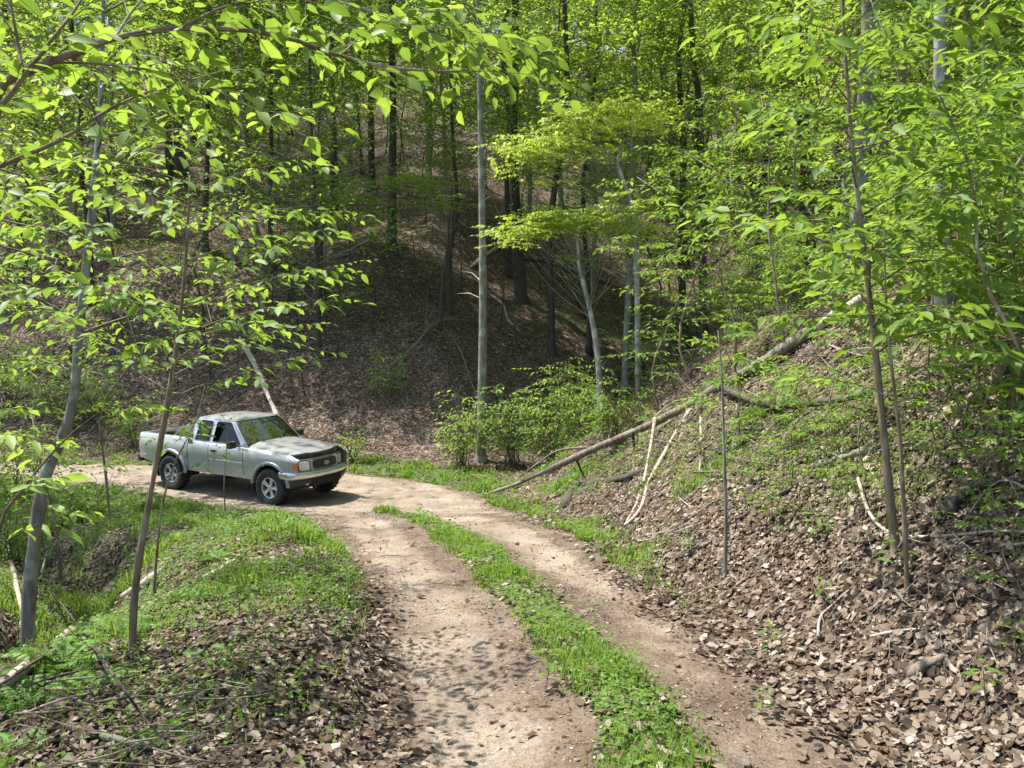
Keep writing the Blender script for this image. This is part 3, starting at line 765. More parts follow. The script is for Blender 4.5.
# scattered hillside trees -------------------------------------------------
def region_label(u,v,kind):
    if u<170: pl='on the far hillside at the left of the view'
    elif u<330: pl='on the far hillside above the truck'
    elif u<500: pl='on the far hillside left of the straight pale grey tree'
    elif u<660: pl='in the hollow behind the dogwood canopies'
    elif u<830: pl='on the right hillside behind the crooked dark tree'
    else: pl='high on the right hillside behind the leafy saplings'
    return kind+' '+pl, kind.split()[-1]+'s '+pl
def scatter_trees():
    r=np.random.RandomState(42); placed=list(HERO_XY); out=[]
    tries=0
    while len(out)<135 and tries<9000:
        tries+=1
        Y=23+ (r.rand()**.8)*72; x=r.uniform(-.72,.74)*Y
        dR=polydist(np.array([x]),np.array([Y]),P_RIGHT)[0]
        if Y<27 and x<1: continue
        if min(math.hypot(x-a,Y-b) for a,b in placed)<1.7+Y*.022: continue
        placed.append((x,Y)); out.append((x,Y))
    # right hillside, nearer
    k=0; tr_=0
    while k<12 and tr_<400:
        tr_+=1
        Y=r.uniform(13,28); x=r.uniform(.42,.72)*Y
        if min(math.hypot(x-a,Y-b) for a,b in placed)<2.6: continue
        placed.append((x,Y)); out.append((x,Y)); k+=1
    barks=[M['bark_dark'],M['bark_dark'],M['bark_grey'],M['bark_brown'],M['bark_dark']]
    protos={}
    for i,(x,Y) in enumerate(out):
        z=gz(x,Y); u,v,f=px((x,Y,z)); kind=i%8
        hs=r.uniform(.8,1.2); ln=(r.uniform(-.04,.04),r.uniform(-.04,.04))
        bk=['tall dark-barked tree','tall dark-barked tree','tall grey-barked tree','tall brown-barked tree','tall dark-barked tree'][kind%5]
        lab,grp=region_label(u,v,bk); grp=bk.split(' ',1)[1]+'s'+grp[len(bk.split()[-1])+1:]
        if kind not in protos:
            t=tall_tree('hillside_tree',lab,'tree',(x,Y,z),(x,Y,z+17+kind%3*2),(.11,.17,.13,.10,.20,.08,.15,.12)[kind],barks[kind%5],kind%4,group=grp,seed=200+i,rz=r.rand()*6,wob=.45,cb=(5.5,7.5,4,6.5,8,4,6,5)[kind])
            protos[kind]=t
        else:
            t=copy_tree(protos[kind]); t.location=(x,Y,z); tag(t,lab,'tree',grp)
        t.rotation_euler=(ln[0],ln[1],r.rand()*6.28); t.scale=(hs*r.uniform(.8,1.25),)*2+(hs,)
    return placed
PL=scatter_trees()

# trees added beyond the frame's sides so their crowns shade track and bank
for i,(x,y,h,c,cs,cb) in enumerate([(8.6,9.5,17,3,1.35,6.5),(-15,15.5,20,3,1.3,8),(5.3,1.0,14,1,1.2,7.0),(11.5,14,17,0,1.3,6.5),(-10.5,1.5,17,1,1.1,8)]):
    z=gz(x,y)
    tall_tree('roadside_tree',['tall tree on the right bank above the leafy saplings','tall tree left of the track where it passes behind the truck','tall tree high on the near right bank','tall tree above the pale mottled trunk on the right bank','tall tree beyond the left edge, left of the overhanging limbs'][i],'tree',(x,y,z),(x+.5*(i%2),y,z+h),.17,M['bark_grey'] if i%2 else M['bark_dark'],c,cscale=cs,cb=cb,seed=300+i,wob=.3)

# ---------------------------------------------------------------- understory saplings (shared)
UND=[]
def und_proto(i,h,nb,blen,leaf,f0,r0,matn,dens=1.0):
    r=np.random.RandomState(500+i)
    pts=[(0,0,-.1)]+[(r.randn()*.07*h*k/3,r.randn()*.07*h*k/3,h*k/4) for k in range(1,5)]
    T,T2,Lv=sapling_geo(500+i,pts,r0,nb,f0,blen,leaf,twigs=False,dens=dens,rise=.2,droop=.15,sides=6,shape=.55)
    return (T.mesh('trunk',M['bark_dark']),T2.mesh('branches',M['bark_dark']),Lv.mesh('foliage',M[matn],LT_Q),h)
UND.append(und_proto(0,5.5,26,2.0,.13,.22,.035,'leaf_mid',1.2))
UND.append(und_proto(1,4.2,22,1.7,.12,.18,.028,'leaf_mid',1.2))
UND.append(und_proto(2,7.5,30,2.3,.15,.25,.05,'leaf_mid',1.2))
UND.append(und_proto(3,3.0,16,1.3,.11,.12,.02,'leaf_mid',1.2))
UND.append(und_proto(4,8.5,26,2.7,.15,.32,.055,'leaf_dogwood',1.1))
def understory():
    r=np.random.RandomState(77); n=0; placed=list(PL); first={}
    tr_=0
    while n<300 and tr_<12000:
        tr_+=1
        Y=21+(r.rand()**.9)*58; x=r.uniform(-.72,.74)*Y
        z=gz(x,Y); u,v,f=px((x,Y,z))
        dF=-polydist(np.array([x]),np.array([Y]),P_FAR)[0]
        # keep the brown slope behind the truck open
        if 215<u<470 and v>235: 
            continue
        if 470<=u<650 and v>225: continue
        if u<215 and v>330 and r.rand()<.5: continue
        if dF<1 and Y<24: continue
        if min(math.hypot(x-a,Y-b) for a,b in placed)<1.1: continue
        placed.append((x,Y)); n+=1
        k=r.randint(5)
        root=empty('understory_tree',(x,Y,z),r.rand()*6.28); s=r.uniform(.75,1.25); root.scale=(s,s,s)
        lab,grp=region_label(u,v,['young leafy tree','small leafy tree','slim leafy tree','low leafy sapling','bright layered tree'][k])
        tag(root,lab,'young tree',grp.replace('trees','leafy trees').replace('saplings','low saplings') if k<4 else grp.replace('trees','bright layered trees'))
        root['group']=['young leafy trees','small leafy trees','slim leafy trees','low leafy saplings','bright layered trees'][k]+grp[grp.index(' '):]
        for nm,me in zip(('trunk','branches','foliage'),UND[k][:3]): link(nm,me,root)
    # bare thin dark stems on the brown slope
    T=Tubes(); rr=np.random.RandomState(3)
    p=smooth_path([(0,0,-.1),(.1,.05,1.5),(-.05,.1,3),(.15,0,4.8)],10); T.add(p,.028*(1-.75*np.linspace(0,1,10)),6)
    for i in range(9):
        q=lerp_path(p,.35+.6*i/9); a=rr.rand()*6.28; L=rr.uniform(.4,1.1); e=q+np.array([math.cos(a)*L,math.sin(a)*L,L*.5]); T.add([q,(q+e)/2+rr.randn(3)*.04,e],[.008,.006,.003],4,cap=False)
    me=T.mesh('thin_dead_sapling',M['bark_dark'])
    spots=[(300,330),(326,300),(338,360),(290,300),(352,285),(372,330),(430,300),(415,270),(462,290),(552,330),(500,330),(540,290),(630,330),(345,240),(275,345),(585,300),(610,270),(305,395),(398,355),(640,285)]
    for i,(u,v) in enumerate(spots):
        g=G(u,v); o=link('thin_dead_sapling',me); o.location=g; s=rr.uniform(.7,1.3); o.scale=(s,s,s); o.rotation_euler=(rr.uniform(-.15,.15),rr.uniform(-.2,.2),rr.rand()*6.28)
        side='left of the straight pale grey tree' if u<478 else 'right of the straight pale grey tree'
        tag(o,'thin bare dark stem on the brown slope, '+side,'sapling',group='thin bare stems on the brown slope '+side)
understory()

# ---------------------------------------------------------------- dogwood-like layered canopies in the hollow
def canopy_tree(name,label,bu,bv,pix,wpx,pads,seed,gy=None,bark=None,leaf=.11,leafm=None):
    g=G(bu,bv) if gy is None else W(bu,bv,gy)
    if gy is not None: g[2]=gz(g[0],g[1])
    Y=g[1]; r=np.random.RandomState(seed)
    root=empty(name,g); tag(root,label,'tree'); HERO_XY.append((g[0],g[1]))
    T=Tubes(); T2=Tubes(); Lv=Leaves()
    pts=[g]+[W(u,v,Y+dy) for u,v,dy in pix]; sp=smooth_path(pts,16)-g; sp[0,2]-=.1
    r0=wpx*Y/F_PX/2; T.add(sp,r0*(1-.6*np.linspace(0,1,16)),8)
    for (u0,v0,u1,v1,dy,th,n) in pads:
        a=W(u0,v0,Y+dy)-g; b=W(u1,v1,Y+dy)-g
        for i in range(n):
            t=(i+r.rand())/n; c=a*(1-t)+b*t+np.array([0,r.uniform(-1,1)*1.3,r.randn()*th])
            o=lerp_path(sp,r.uniform(.55,.98)); d=c-o
            m=(o+c)/2+np.array([0,0,-.04*np.linalg.norm(d)])+r.randn(3)*.08
            T2.add(smooth_path([o,m,c],7),np.linspace(r0*.14,.003,7),3,cap=False)
            # flat fan of sprays
            for j in range(13):
                aa=r.uniform(0,6.28); dd=np.array([math.cos(aa),math.sin(aa),r.uniform(-.05,.12)])
                spray(Lv,None,r,c+r.randn(3)*[.25,.25,.05],dd,r.uniform(.35,.8),leaf,.004,droop=.12,ratio=.65,dens=1.4,tilt=.3)
    link('trunk',T.mesh('trunk',bark or M['bark_pale']),root); link('branches',T2.mesh('branches',M['bark_grey']),root)
    link('foliage',Lv.mesh('foliage',leafm or M['leaf_dogwood'],LT_Q),root)
    return root
canopy_tree('dogwood_tree','pale curved dogwood trunk carrying the lower bright yellow-green canopy in the hollow',601,412,[(598,360,0),(590,310,0),(580,270,0),(577,240,0)],7,
    [(500,240,575,212,0,.12,13),(520,235,560,222,.5,.1,6),(570,215,650,240,0,.15,8),(600,205,640,232,-.6,.15,5)],61,gy=18.3)
canopy_tree('dogwood_tree','grey dogwood with the higher bright yellow-green canopy of flat layers in the hollow',640,300,[(636,240,0),(630,200,0),(618,165,0),(622,150,0)],6,
    [(505,152,580,125,0,.14,13),(560,120,640,113,0,.14,14),(520,165,600,135,.5,.15,9),(630,112,660,125,0,.15,6)],62,gy=18.4)
canopy_tree('dogwood_tree','small pale-leaved dogwood left of the straight pale grey tree',440,330,[(442,290,0),(447,250,0),(449,215,0)],5,
    [(375,190,440,178,0,.12,7),(395,205,470,200,0,.12,6),(410,175,465,185,.5,.15,5)],63,bark=M['bark_dark'])
canopy_tree('understory_tree','small tree with sunlit layered leaves left of the slope, over the truck',318,330,[(320,280,0),(322,235,0),(325,200,0)],5,
    [(290,215,345,190,0,.2,6),(330,195,380,205,0,.2,6),(300,235,330,225,0,.2,4)],64,leafm=M['leaf_pale'],bark=M['bark_dark'])

# ---------------------------------------------------------------- shrubs at the verge
def shrub(name,label,u,v,w,h,n,leaf,seed,matn='leaf_mid',gy=None,group=None,tpl=LT_LO,ratio=.5,cat='shrub'):
    g=G(u,v) if gy is None else W(u,v,gy)
    if gy is not None: g[2]=gz(g[0],g[1])
    r=np.random.RandomState(seed); root=empty(name,g); tag(root,label,cat,group)
    T=Tubes(); Lv=Leaves()
    for i in range(n):
        a=r.uniform(0,6.28); lean=r.uniform(.1,.6); hh=h*r.uniform(.55,1.05)
        tip=np.array([math.cos(a)*lean*w,math.sin(a)*lean*w,hh])
        st=np.array([r.randn()*.08*w,r.randn()*.08*w,-.05])
        p=smooth_path([st,st*.5+tip*.45+[0,0,.12*hh],tip],8); T.add(p,np.linspace(.012,.003,8)*max(1,h/2),4,cap=False)
        for j in range(7):
            q=lerp_path(p,.3+.7*(j+r.rand())/7); aa=a+r.uniform(-1.8,1.8)
            spray(Lv,T,r,q,np.array([math.cos(aa),math.sin(aa),r.uniform(-.1,.4)]),r.uniform(.25,.5)*w,leaf,.003,droop=.3,ratio=ratio,dens=1.0)
    link('stems',T.mesh('stems',M['twig']),root); link('foliage',Lv.mesh('foliage',M[matn],tpl),root)
    return root
shrub('leafy_shrub','bright green bushy shrub, largest of those at the centre right of the pale grey tree',555,452,1.6,2.5,28,.14,71,'leaf_pale',gy=19.8)
shrub('leafy_shrub','bright green shrub hugging the foot of the straight pale grey tree on its left',462,462,1.1,2.0,22,.14,72,'leaf_pale',gy=20.0)
shrub('leafy_shrub','green shrub between the pale grey tree and the largest shrub',512,455,1.3,2.2,22,.14,73,'leaf_pale',gy=20.3)
shrub('leafy_shrub','tall darker shrub behind the largest shrub in the hollow',575,425,1.6,2.4,20,.15,74,'leaf_mid',gy=23)
shrub('leafy_shrub','pale-leaved shrub on the brown slope left of the pale grey tree',388,398,1.0,1.5,12,.13,75,'leaf_pale')
shrub('leafy_shrub','small shrub just beyond the truck hood',352,446,.6,.95,10,.13,76,'leaf_pale',gy=20.5)
shrub('leafy_shrub','low shrub at the foot of the brown slope right of the truck',262+10,0+462,.5,.6,5,.12,77,'leaf_mid',gy=21.5)
shrub('leafy_shrub','green shrub on the bank crest where the hollow begins',618,425,1.0,1.3,18,.12,78,'leaf_mid',gy=15.5)
shrub('leafy_shrub','green shrub above the fallen trunk on the bank crest',680,345,1.2,1.8,26,.12,79,'leaf_mid')
shrub('leafy_shrub','green shrub uphill of the pale end of the fallen trunk',760,270,1.2,1.8,22,.12,80,'leaf_mid')
lefts=[(20,470,1.5,1.6,18,16),(60,440,1.6,2.0,20,23.5),(10,400,1.8,2.4,22,24.5),(98,420,1.4,1.7,18,24),(135,440,1.1,1.2,12,22.5),(40,520,1.1,1.1,16,13),(95,515,.9,.8,14,13.5),(10,560,.9,.9,14,9.5),(150,500,.5,.4,8,14)]
for i,(u,v,w,h,n,gy_) in enumerate(lefts):
    shrub('leafy_shrub',['leafy shrub beside the far track at the left edge','leafy shrub in front of the slope, left of the curved sapling','tall shrub on the far side of the track at the left edge','shrub between the curved sapling and the truck bed','shrub right behind the tail of the truck','low weedy shrub in the dip left of the curved sapling','low weedy shrub in the dip right of the curved sapling','low shrub at the left edge below the track','small weedy shrub in front of the rear wheel'][i],u,v,w,h,n,.11,90+i,'leaf_pale' if i%3==0 else 'leaf_mid',gy=gy_)

# ---------------------------------------------------------------- near saplings, left
# curved grey tree at the left
def near_tree(name,label,bu,bv,pix,wpx,nb,f0,blen,leaf,seed,matn,bark,gy=None,ratio=.55,tpl=LT_HI,topshrink=None,**k):
    g=G(bu,bv) if gy is None else W(bu,bv,gy)
    if gy is not None: g[2]=gz(g[0],g[1])
    Y=g[1]; pts=[np.array([0,0,-.08])]+[W(u,v,Y+dy)-g for u,v,dy in pix]
    return grow(name,label,'sapling',g,pts,wpx*Y/F_PX/2,bark,M[matn],seed,nb,f0,blen,leaf,tpl=tpl,smooth=True,ratio=ratio,**k)
near_tree('curved_sapling','smooth grey curved sapling, thickest at the left edge, bending right above the dip',26,652,
    [(30,580,0),(40,500,0),(50,462,.05),(72,410,.1),(79,330,.15),(90,230,.2),(97,150,.3),(102,60,.4),(104,-60,.5)],15,26,.45,1.35,.09,401,'leaf_near',M['bark_grey'],dens=.9,ns=8)
near_tree('slim_sapling','slim brownish sapling standing on the left shoulder in front of the truck bed',131,655,
    [(134,600,0),(142,540,0),(155,470,0),(168,400,0),(177,340,0),(184,280,0),(188,220,0),(190,175,0)],8.5,26,.55,1.28,.078,402,'leaf_near',M['bark_brown'],dens=.9,ns=8,rise=.12,droop=.12,shape=.25)
# its side stem with light leaves by the trunk
near_tree('slim_sapling','thin leafy side stem growing close beside the slim brownish sapling',150,560,[(160,520,0),(172,470,0),(196,420,0),(205,385,0)],3,6,.55,.5,.07,403,'leaf_near',M['bark_brown'],gy=6.5,dens=.8,ns=5)
near_tree('leafy_sapling','low sapling with broad drooping leaves left of the slim brownish sapling',-30,600,[(-5,540,0),(30,480,0),(70,435,0),(105,408,0)],4,6,.45,.55,.12,404,'leaf_pale',M['twig'],gy=4.0,dens=.7,ns=4,ratio=.4)
for i,(u,v,gy,h,bl,nb,s) in enumerate([(-40,560,6.5,3.2,1.1,14,411),(60,560,9.5,3.4,1.2,14,412),(110,520,12.5,3.9,1.3,14,413),(225,505,14.2,2.2,.7,5,414),(-10,470,15,5,1.5,15,415),(-90,560,4.6,3.6,1.2,13,416)]):
    g=W(u,v,gy); g[2]=gz(g[0],g[1])
    r=np.random.RandomState(s); pts=[np.array([0,0,-.05])]+[np.array([r.randn()*.06*h*k/2,r.randn()*.06*h*k/2,h*k/4]) for k in range(1,5)]
    grow('leafy_sapling',['leafy sapling at the left edge, behind the curved sapling','leafy sapling in the dip behind the curved sapling','tall leafy sapling growing past the dip, left of the truck','thin sparse sapling in front of the truck door','leafy sapling by the far track at the left edge','leafy sapling at the left edge, nearest the camera'][i],'sapling',g,pts,.006*h,M['bark_brown'],M['leaf_near'],s,nb,.4 if i!=3 else .3,bl,.085 if i!=3 else .06,tpl=LT_LO,dens=1.0 if i!=3 else .6,ns=9 if i!=3 else 4,rise=.15,droop=.2)

# ---------------------------------------------------------------- overhanging limb from a tree left of the camera
def overhang():
    bx,by=-2.15,1.75; bz=gz(bx,by); root=empty('overhanging_tree',(bx,by,bz))
    tag(root,'small tree at the left edge whose leafy limbs hang across the top left','tree')
    o=np.array([bx,by,bz]); r=np.random.RandomState(9)
    T=Tubes(); tr=smooth_path([(0,0,-.1),(.04,0,1.0),(.1,0,2.2),(.25,.0,2.9),(.3,0,3.9)],12); T.add(tr,.045*(1-.6*np.linspace(0,1,12)),8)
    link('trunk',T.mesh('trunk',M['bark_brown']),root)
    limbs=[ # pixel paths (u,v,Y), radius px at start
      ([(-60,125,1.75),(0,84,1.78),(35,68,1.8),(60,57,1.82),(85,50,1.85),(115,38,1.9),(180,28,1.95),(270,33,2.05),(340,56,2.15),(400,69,2.25),(470,72,2.35)],5.5),
      ([(-60,185,1.75),(0,166,1.8),(60,140,1.9),(105,112,2.0),(145,93,2.1),(190,80,2.2),(240,66,2.25)],3.0),
      ([(-50,150,1.75),(0,106,1.75),(25,75,1.78),(45,48,1.8),(75,10,1.85),(90,-20,1.9)],3.6),
      ([(22,70,1.78),(18,45,1.8),(12,10,1.8),(5,-30,1.8)],2.2),
      ([(40,62,1.8),(100,64,1.9),(165,73,2.0),(215,90,2.1),(260,110,2.2),(300,112,2.3)],1.6),
      ([(115,38,1.9),(130,14,1.95),(150,-10,2.0),(165,-30,2.05)],1.8),
      ([(180,28,1.95),(230,5,2.05),(290,-5,2.1),(350,5,2.2),(420,30,2.3),(500,50,2.4)],1.6),
      ([(340,56,2.15),(370,30,2.25),(420,10,2.3),(480,30,2.45),(540,50,2.5)],1.3),
    ]
    join=[2.6,2.0,2.4]
    for k,(pp,rp) in enumerate(limbs):
        pts=[W(u,v,Y)-o for u,v,Y in pp]
        if k<3: pts=[lerp_path(tr,join[k]/3.95)]+pts
        sp=smooth_path(pts,22); T2=Tubes(); r0=rp*1.8/F_PX
        T2.add(sp,r0*(1-.75*np.linspace(0,1,22)),7)
        Lv=Leaves()
        n=[30,16,11,7,16,9,25,25][k]
        for i in range(n):
            u=(.25 if k<3 else .05)+(.75 if k<3 else .95)*(i+r.rand()*.6)/n; u=min(u,1)
            q=lerp_path(sp,u); q2=lerp_path(sp,min(u+.03,1)); q1=lerp_path(sp,max(u-.03,0)); d=norm(q2-q1)
            sd=norm(np.cross(d,[0,0,1.]))*(1 if i%2 else -1)
            spray(Lv,T2,r,q,d*.6+sd*r.uniform(.3,1)+[0,0,r.uniform(-.35,.25)],r.uniform(.13,.30),.064,.0018,droop=.12,ratio=.6,dens=.75,tilt=.35)
        lb=link('limb',T2.mesh('limb',M['bark_brown']),root)
        link('foliage',Lv.mesh('foliage',M['leaf_near'],LT_HI,True),lb)
overhang()

# ---------------------------------------------------------------- near saplings, right bank
near_tree('slim_sapling','slim tan sapling, taller of the pair in the middle of the right bank',897,548,
    [(888,480,0),(880,400,0),(872,320,0),(860,220,0),(850,120,0),(843,20,0),(838,-80,0)],9,32,.34,1.1,.12,421,'leaf_near',M['bark_brown'],ratio=.45,ns=9,dens=.9,droop=.35)
near_tree('slim_sapling','second slim sapling with a leafy shoot at its foot, right of the taller tan one',908,592,
    [(906,560,0),(903,500,0),(900,440,0),(893,380,0),(886,300,0),(884,220,0)],6,9,.45,.7,.12,422,'leaf_near',M['bark_brown'],ratio=.42,ns=5,dens=.7,droop=.35)
near_tree('bare_sapling','straight thin bare sapling standing on the leafy bank before the fallen trunk',725,575,
    [(726,520,0),(724,450,0),(722,380,0),(718,330,0)],4.5,3,.7,.3,.05,423,'leaf_near',M['bark_grey'],ratio=.45,ns=3,dens=.5)
rights=[(1010,520,5.2,2.6,1.0,14,.11),(985,430,6.5,3.2,1.1,16,.11),(1040,430,5.5,3.0,1.1,16,.11),(930,420,8.5,3.2,1.1,14,.11),(850,400,9.5,3.4,1.2,14,.11),
        (785,380,11,3.6,1.2,15,.12),(735,350,12.5,3.6,1.3,15,.12),(700,330,14,4.0,1.3,15,.12),(660,345,15.5,3.4,1.2,13,.12),(820,330,12,4.4,1.4,18,.12),
        (900,350,10.5,4.4,1.4,18,.12),(970,340,9.5,4.6,1.4,18,.12),(1030,330,8.5,4.6,1.4,18,.12),(770,400,9.2,1.6,.7,8,.11),(740,440,8.8,1.3,.6,8,.11),
        (1000,560,5.0,1.9,.9,14,.12),(960,480,6.2,2.2,.9,14,.12),(1030,500,4.4,2.3,.9,14,.12),(905,430,8.2,2.0,.9,12,.12),(860,440,9.0,1.6,.8,12,.12),(820,400,10.2,1.7,.8,12,.12),
        (870,290,14,5.5,1.7,18,.13),(950,260,14,5.5,1.7,18,.13),(760,290,16,5.2,1.6,18,.13)]
rl_lab=['leafy sapling at the right edge of the near bank, lowest of all','leafy sapling on the near bank left of the right edge','leafy sapling hanging in at the right edge, nearest the camera','leafy sapling below the pale mottled trunk','leafy sapling behind the slim tan pair','leafy sapling above the middle of the fallen trunk','leafy sapling on the bank crest, left of the fallen trunk\'s pale end','leafy sapling beside the hollow\'s edge, below the crooked dark tree','leafy sapling at the left end of the bank crest','tall leafy sapling below the lone rough-barked tree','tall leafy sapling just left of the pale mottled trunk','tall leafy sapling just right of the pale mottled trunk','tall leafy sapling at the right edge behind the near ones','low leafy sapling under the dark crossing branch','low leafy sapling right of the thin bare sapling','short bushy sapling low on the near bank, by the arched bleached stick','short bushy sapling above the dark decaying log','short bushy sapling at the right edge, above the arched bleached stick','short bushy sapling just left of the thick brown log','short bushy sapling beside the upper part of the slim tan pair','short bushy sapling where the dark crossing branch ends','tall spreading sapling uphill of the slim tan pair','tall spreading sapling behind the pale mottled trunk','tall spreading sapling left of the lone rough-barked tree']
for i,(u,v,gy,h,bl,nb,lf) in enumerate(rights):
    if i in (4,10,12,13,20): continue
    g=W(u,v,gy); g[2]=gz(g[0],g[1]); r=np.random.RandomState(430+i)
    pts=[np.array([0,0,-.05])]+[np.array([r.randn()*.05*h*k/2-.03*h*k,r.randn()*.05*h*k/2,h*k/4]) for k in range(1,5)]
    grow('leafy_sapling',rl_lab[i],'sapling',g,pts,.0055*h+.004,M['bark_brown'],M['leaf_near' if i%2 else 'leaf_mid'],430+i,int(nb*1.5),.42 if i in (5,6,9) else .15,bl,lf*1.1,tpl=LT_LO,ratio=.48,dens=.5 if i in (7,8,21,22,23) else .6,ns=8,rise=.15,droop=.3)

r=np.random.RandomState(808)
bk=[]
for k in range(3):
    rr=np.random.RandomState(820+k); h=(1.3,1.7,1.0)[k]
    pts=[(0,0,-.05)]+[(rr.randn()*.06*j,rr.randn()*.06*j,h*j/4) for j in range(1,5)]
    T,T2,Lv=sapling_geo(820+k,pts,.009,(10,12,8)[k],.25,(.6,.7,.5)[k],.095,ratio=.5,dens=.9,ns=6,rise=.1,droop=.3)
    bk.append((T.mesh('trunk',M['bark_brown']),T2.mesh('branches',M['twig']),Lv.mesh('foliage',M['leaf_near'],LT_LO)))
cnt=0
while cnt<125:
    Y=r.uniform(5.0,19); x=r.uniform(.12,.72)*Y
    if polydist(np.array([x]),np.array([Y]),P_RIGHT)[0]<1.3: continue
    if x/Y<.40 and Y<8 : continue
    if x/Y<.52 and Y<6.3: continue
    uu,vv,_=px((x,Y,gz(x,Y))); lv=493-(uu-490)*.53
    if 560<uu<900 and lv-12<vv<lv+135: continue
    cnt+=1; root=empty('bank_seedling',(x,Y,gz(x,Y)),r.rand()*6.28); s=r.uniform(.7,1.35); root.scale=(s,s,s)
    a='uphill of' if x/Y>.33 else 'left of'
    tag(root,'knee-high green sapling on the right bank, '+('right of the slim tan sapling pair' if x/Y>.5 else 'above the dark crossing branch' if x/Y>.3 else 'along the bank crest by the fallen trunk'),'young tree','knee-high saplings '+('right' if x/Y>.5 else 'middle' if x/Y>.3 else 'crest'))
    for nm,me in zip(('trunk','branches','foliage'),bk[cnt%3]): link(nm,me,root)
for i,(u,v,s) in enumerate([(755,470,.6),(775,462,.6),(742,488,.5),(800,505,.5),(770,535,.45),(790,462,.6),(835,440,.55),(865,470,.6),(930,470,.7),(965,455,.8),(1000,470,.8),(985,520,.6),(1015,560,.6),(945,545,.4),(850,520,.4),(820,455,.55),(700,470,.5),(680,500,.4),(660,455,.5),(910,410,.8),(1010,420,.9),(1020,620,.4)]):
    g=G(u,v); root=empty('leafy_sprout',g,i*1.9); root.scale=(s,s,s); w_='beneath the dark crossing branch' if u<880 else 'right of the slim tan sapling pair'
    if u<730: w_='left of the thin bare sapling'
    tag(root,'low leafy sprout on the right bank '+w_,'sprout','low leafy sprouts '+w_)
    for nm,me in zip(('trunk','branches','foliage'),bk[i%3]): link(nm,me,root)
# ---------------------------------------------------------------- ferns and seedlings
def fern_parts(seed,n=9,L=.5):
    r=np.random.RandomState(seed); T=Tubes(); Lv=Leaves()
    for i in range(n):
        a=i*2*PI/n+r.randn()*.25; d=np.array([math.cos(a),math.sin(a),0]); LL=L*r.uniform(.75,1.15); m=10; t=np.linspace(0,1,m)
        p=d*(LL*(t*.85))[:,None]+np.array([0,0,1.])*(LL*(.75*t-.62*t*t))[:,None]; T.add(p,.0035*(1-.8*t),3,cap=False)
        k=26; tt=np.linspace(.12,1,k); P=np.stack([np.interp(tt,t,p[:,c]) for c in range(3)],-1)
        sd=np.array([-d[1],d[0],0])
        for sg in (-1,1):
            D=sd*sg+d*.35+r.randn(k,3)*.06; s=LL*.24*np.sin(PI*np.clip(tt*.8+.18,0,1))+.004
            Lv.add(P,D,np.array([0,0,1.])+np.zeros((k,3))-d*.3,s,np.full(k,.022*L/.5))
    return T.mesh('stalks',M['grass']),Lv.mesh('fronds',M['fern'],LT_Q)
fp=fern_parts(3)
fl=[(118,640,1.0,'spreading green fern right of the foot of the curved sapling'),(62,668,1.1,'green fern at the foot of the curved sapling'),(20,705,1.0,'green fern at the left edge below the curved sapling'),(95,690,.8,'small fern beside the brush pile, below the curved sapling'),(170,742,.5,'tiny fern at the bottom beside the dark sticks'),(8,760,.8,'fern in the bottom left corner'),(215,560,.7,'fern on the sunny shoulder left of the ruts'),(190,600,.7,'fern just right of the slim brownish sapling')]
for u,v,s,lab in fl:
    g=G(u,v); root=empty('fern',g,random.random()*6); s*=.72; root.scale=(s,s,s); tag(root,lab,'fern')
    link('stalks',fp[0],root); link('fronds',fp[1],root)
def seedling_parts(seed):
    r=np.random.RandomState(seed); T=Tubes(); Lv=Leaves()
    p=smooth_path([(0,0,-.02),(.02,.01,.12),(.0,.03,.24)],6); T.add(p,.004*np.linspace(1,.5,6),4)
    for i in range(9):
        q=lerp_path(p,.4+.6*i/8); a=i*2.4+r.randn()*.2; D=np.array([math.cos(a),math.sin(a),r.uniform(-.2,.15)]); s=r.uniform(.07,.11)
        Lv.add(q+D*.02,D,[r.randn()*.2,r.randn()*.2,1],s,s*.42)
    return T.mesh('stem',M['twig']),Lv.mesh('leaves',M['leaf_near'],LT_HI,True)
sp1=[seedling_parts(i) for i in (5,6,7)]
sl=[(893,585,1.2,'broad-leaved green seedling at the foot of the slim tan saplings'),(986,705,.8,'bright seedling on the pale leaves at the lower right'),(1018,660,.8,'seedling by the right edge above the pale leaves'),(768,650,.7,'seedling on the leafy edge of the right rut'),(812,545,1.0,'seedling on the dark bank midway to the slim tan saplings'),(770,525,1.1,'seedling low on the bank beneath the dark crossing branch'),(690,555,.8,'small seedling beside the right verge grass'),(825,605,.7,'small seedling in the middle of the leafy bank'),(615,640,.0,''),(545,690,.9,'broad-leaved weed on the grass strip in its lower half'),(237,625,1.0,'pair of broad pale leaves on the left shoulder'),(214,690,1.0,'bright yellow-green seedling on the leafy left foreground'),(345,640,.7,'seedling at the left edge of the left rut'),(310,700,.8,'dark green seedling on the leafy ground at the bottom left'),(760,715,.6,'seedling on the lower part of the right bank\'s foot'),(645,575,.7,'seedling in the right verge grass')]
for i,(u,v,s,lab) in enumerate(sl):
    if not s: continue
    g=G(u,v); root=empty('seedling',g,i*1.3); root.scale=(s,s,s); tag(root,lab,'seedling')
    link('stem',sp1[i%3][0],root); link('leaves',sp1[i%3][1],root)
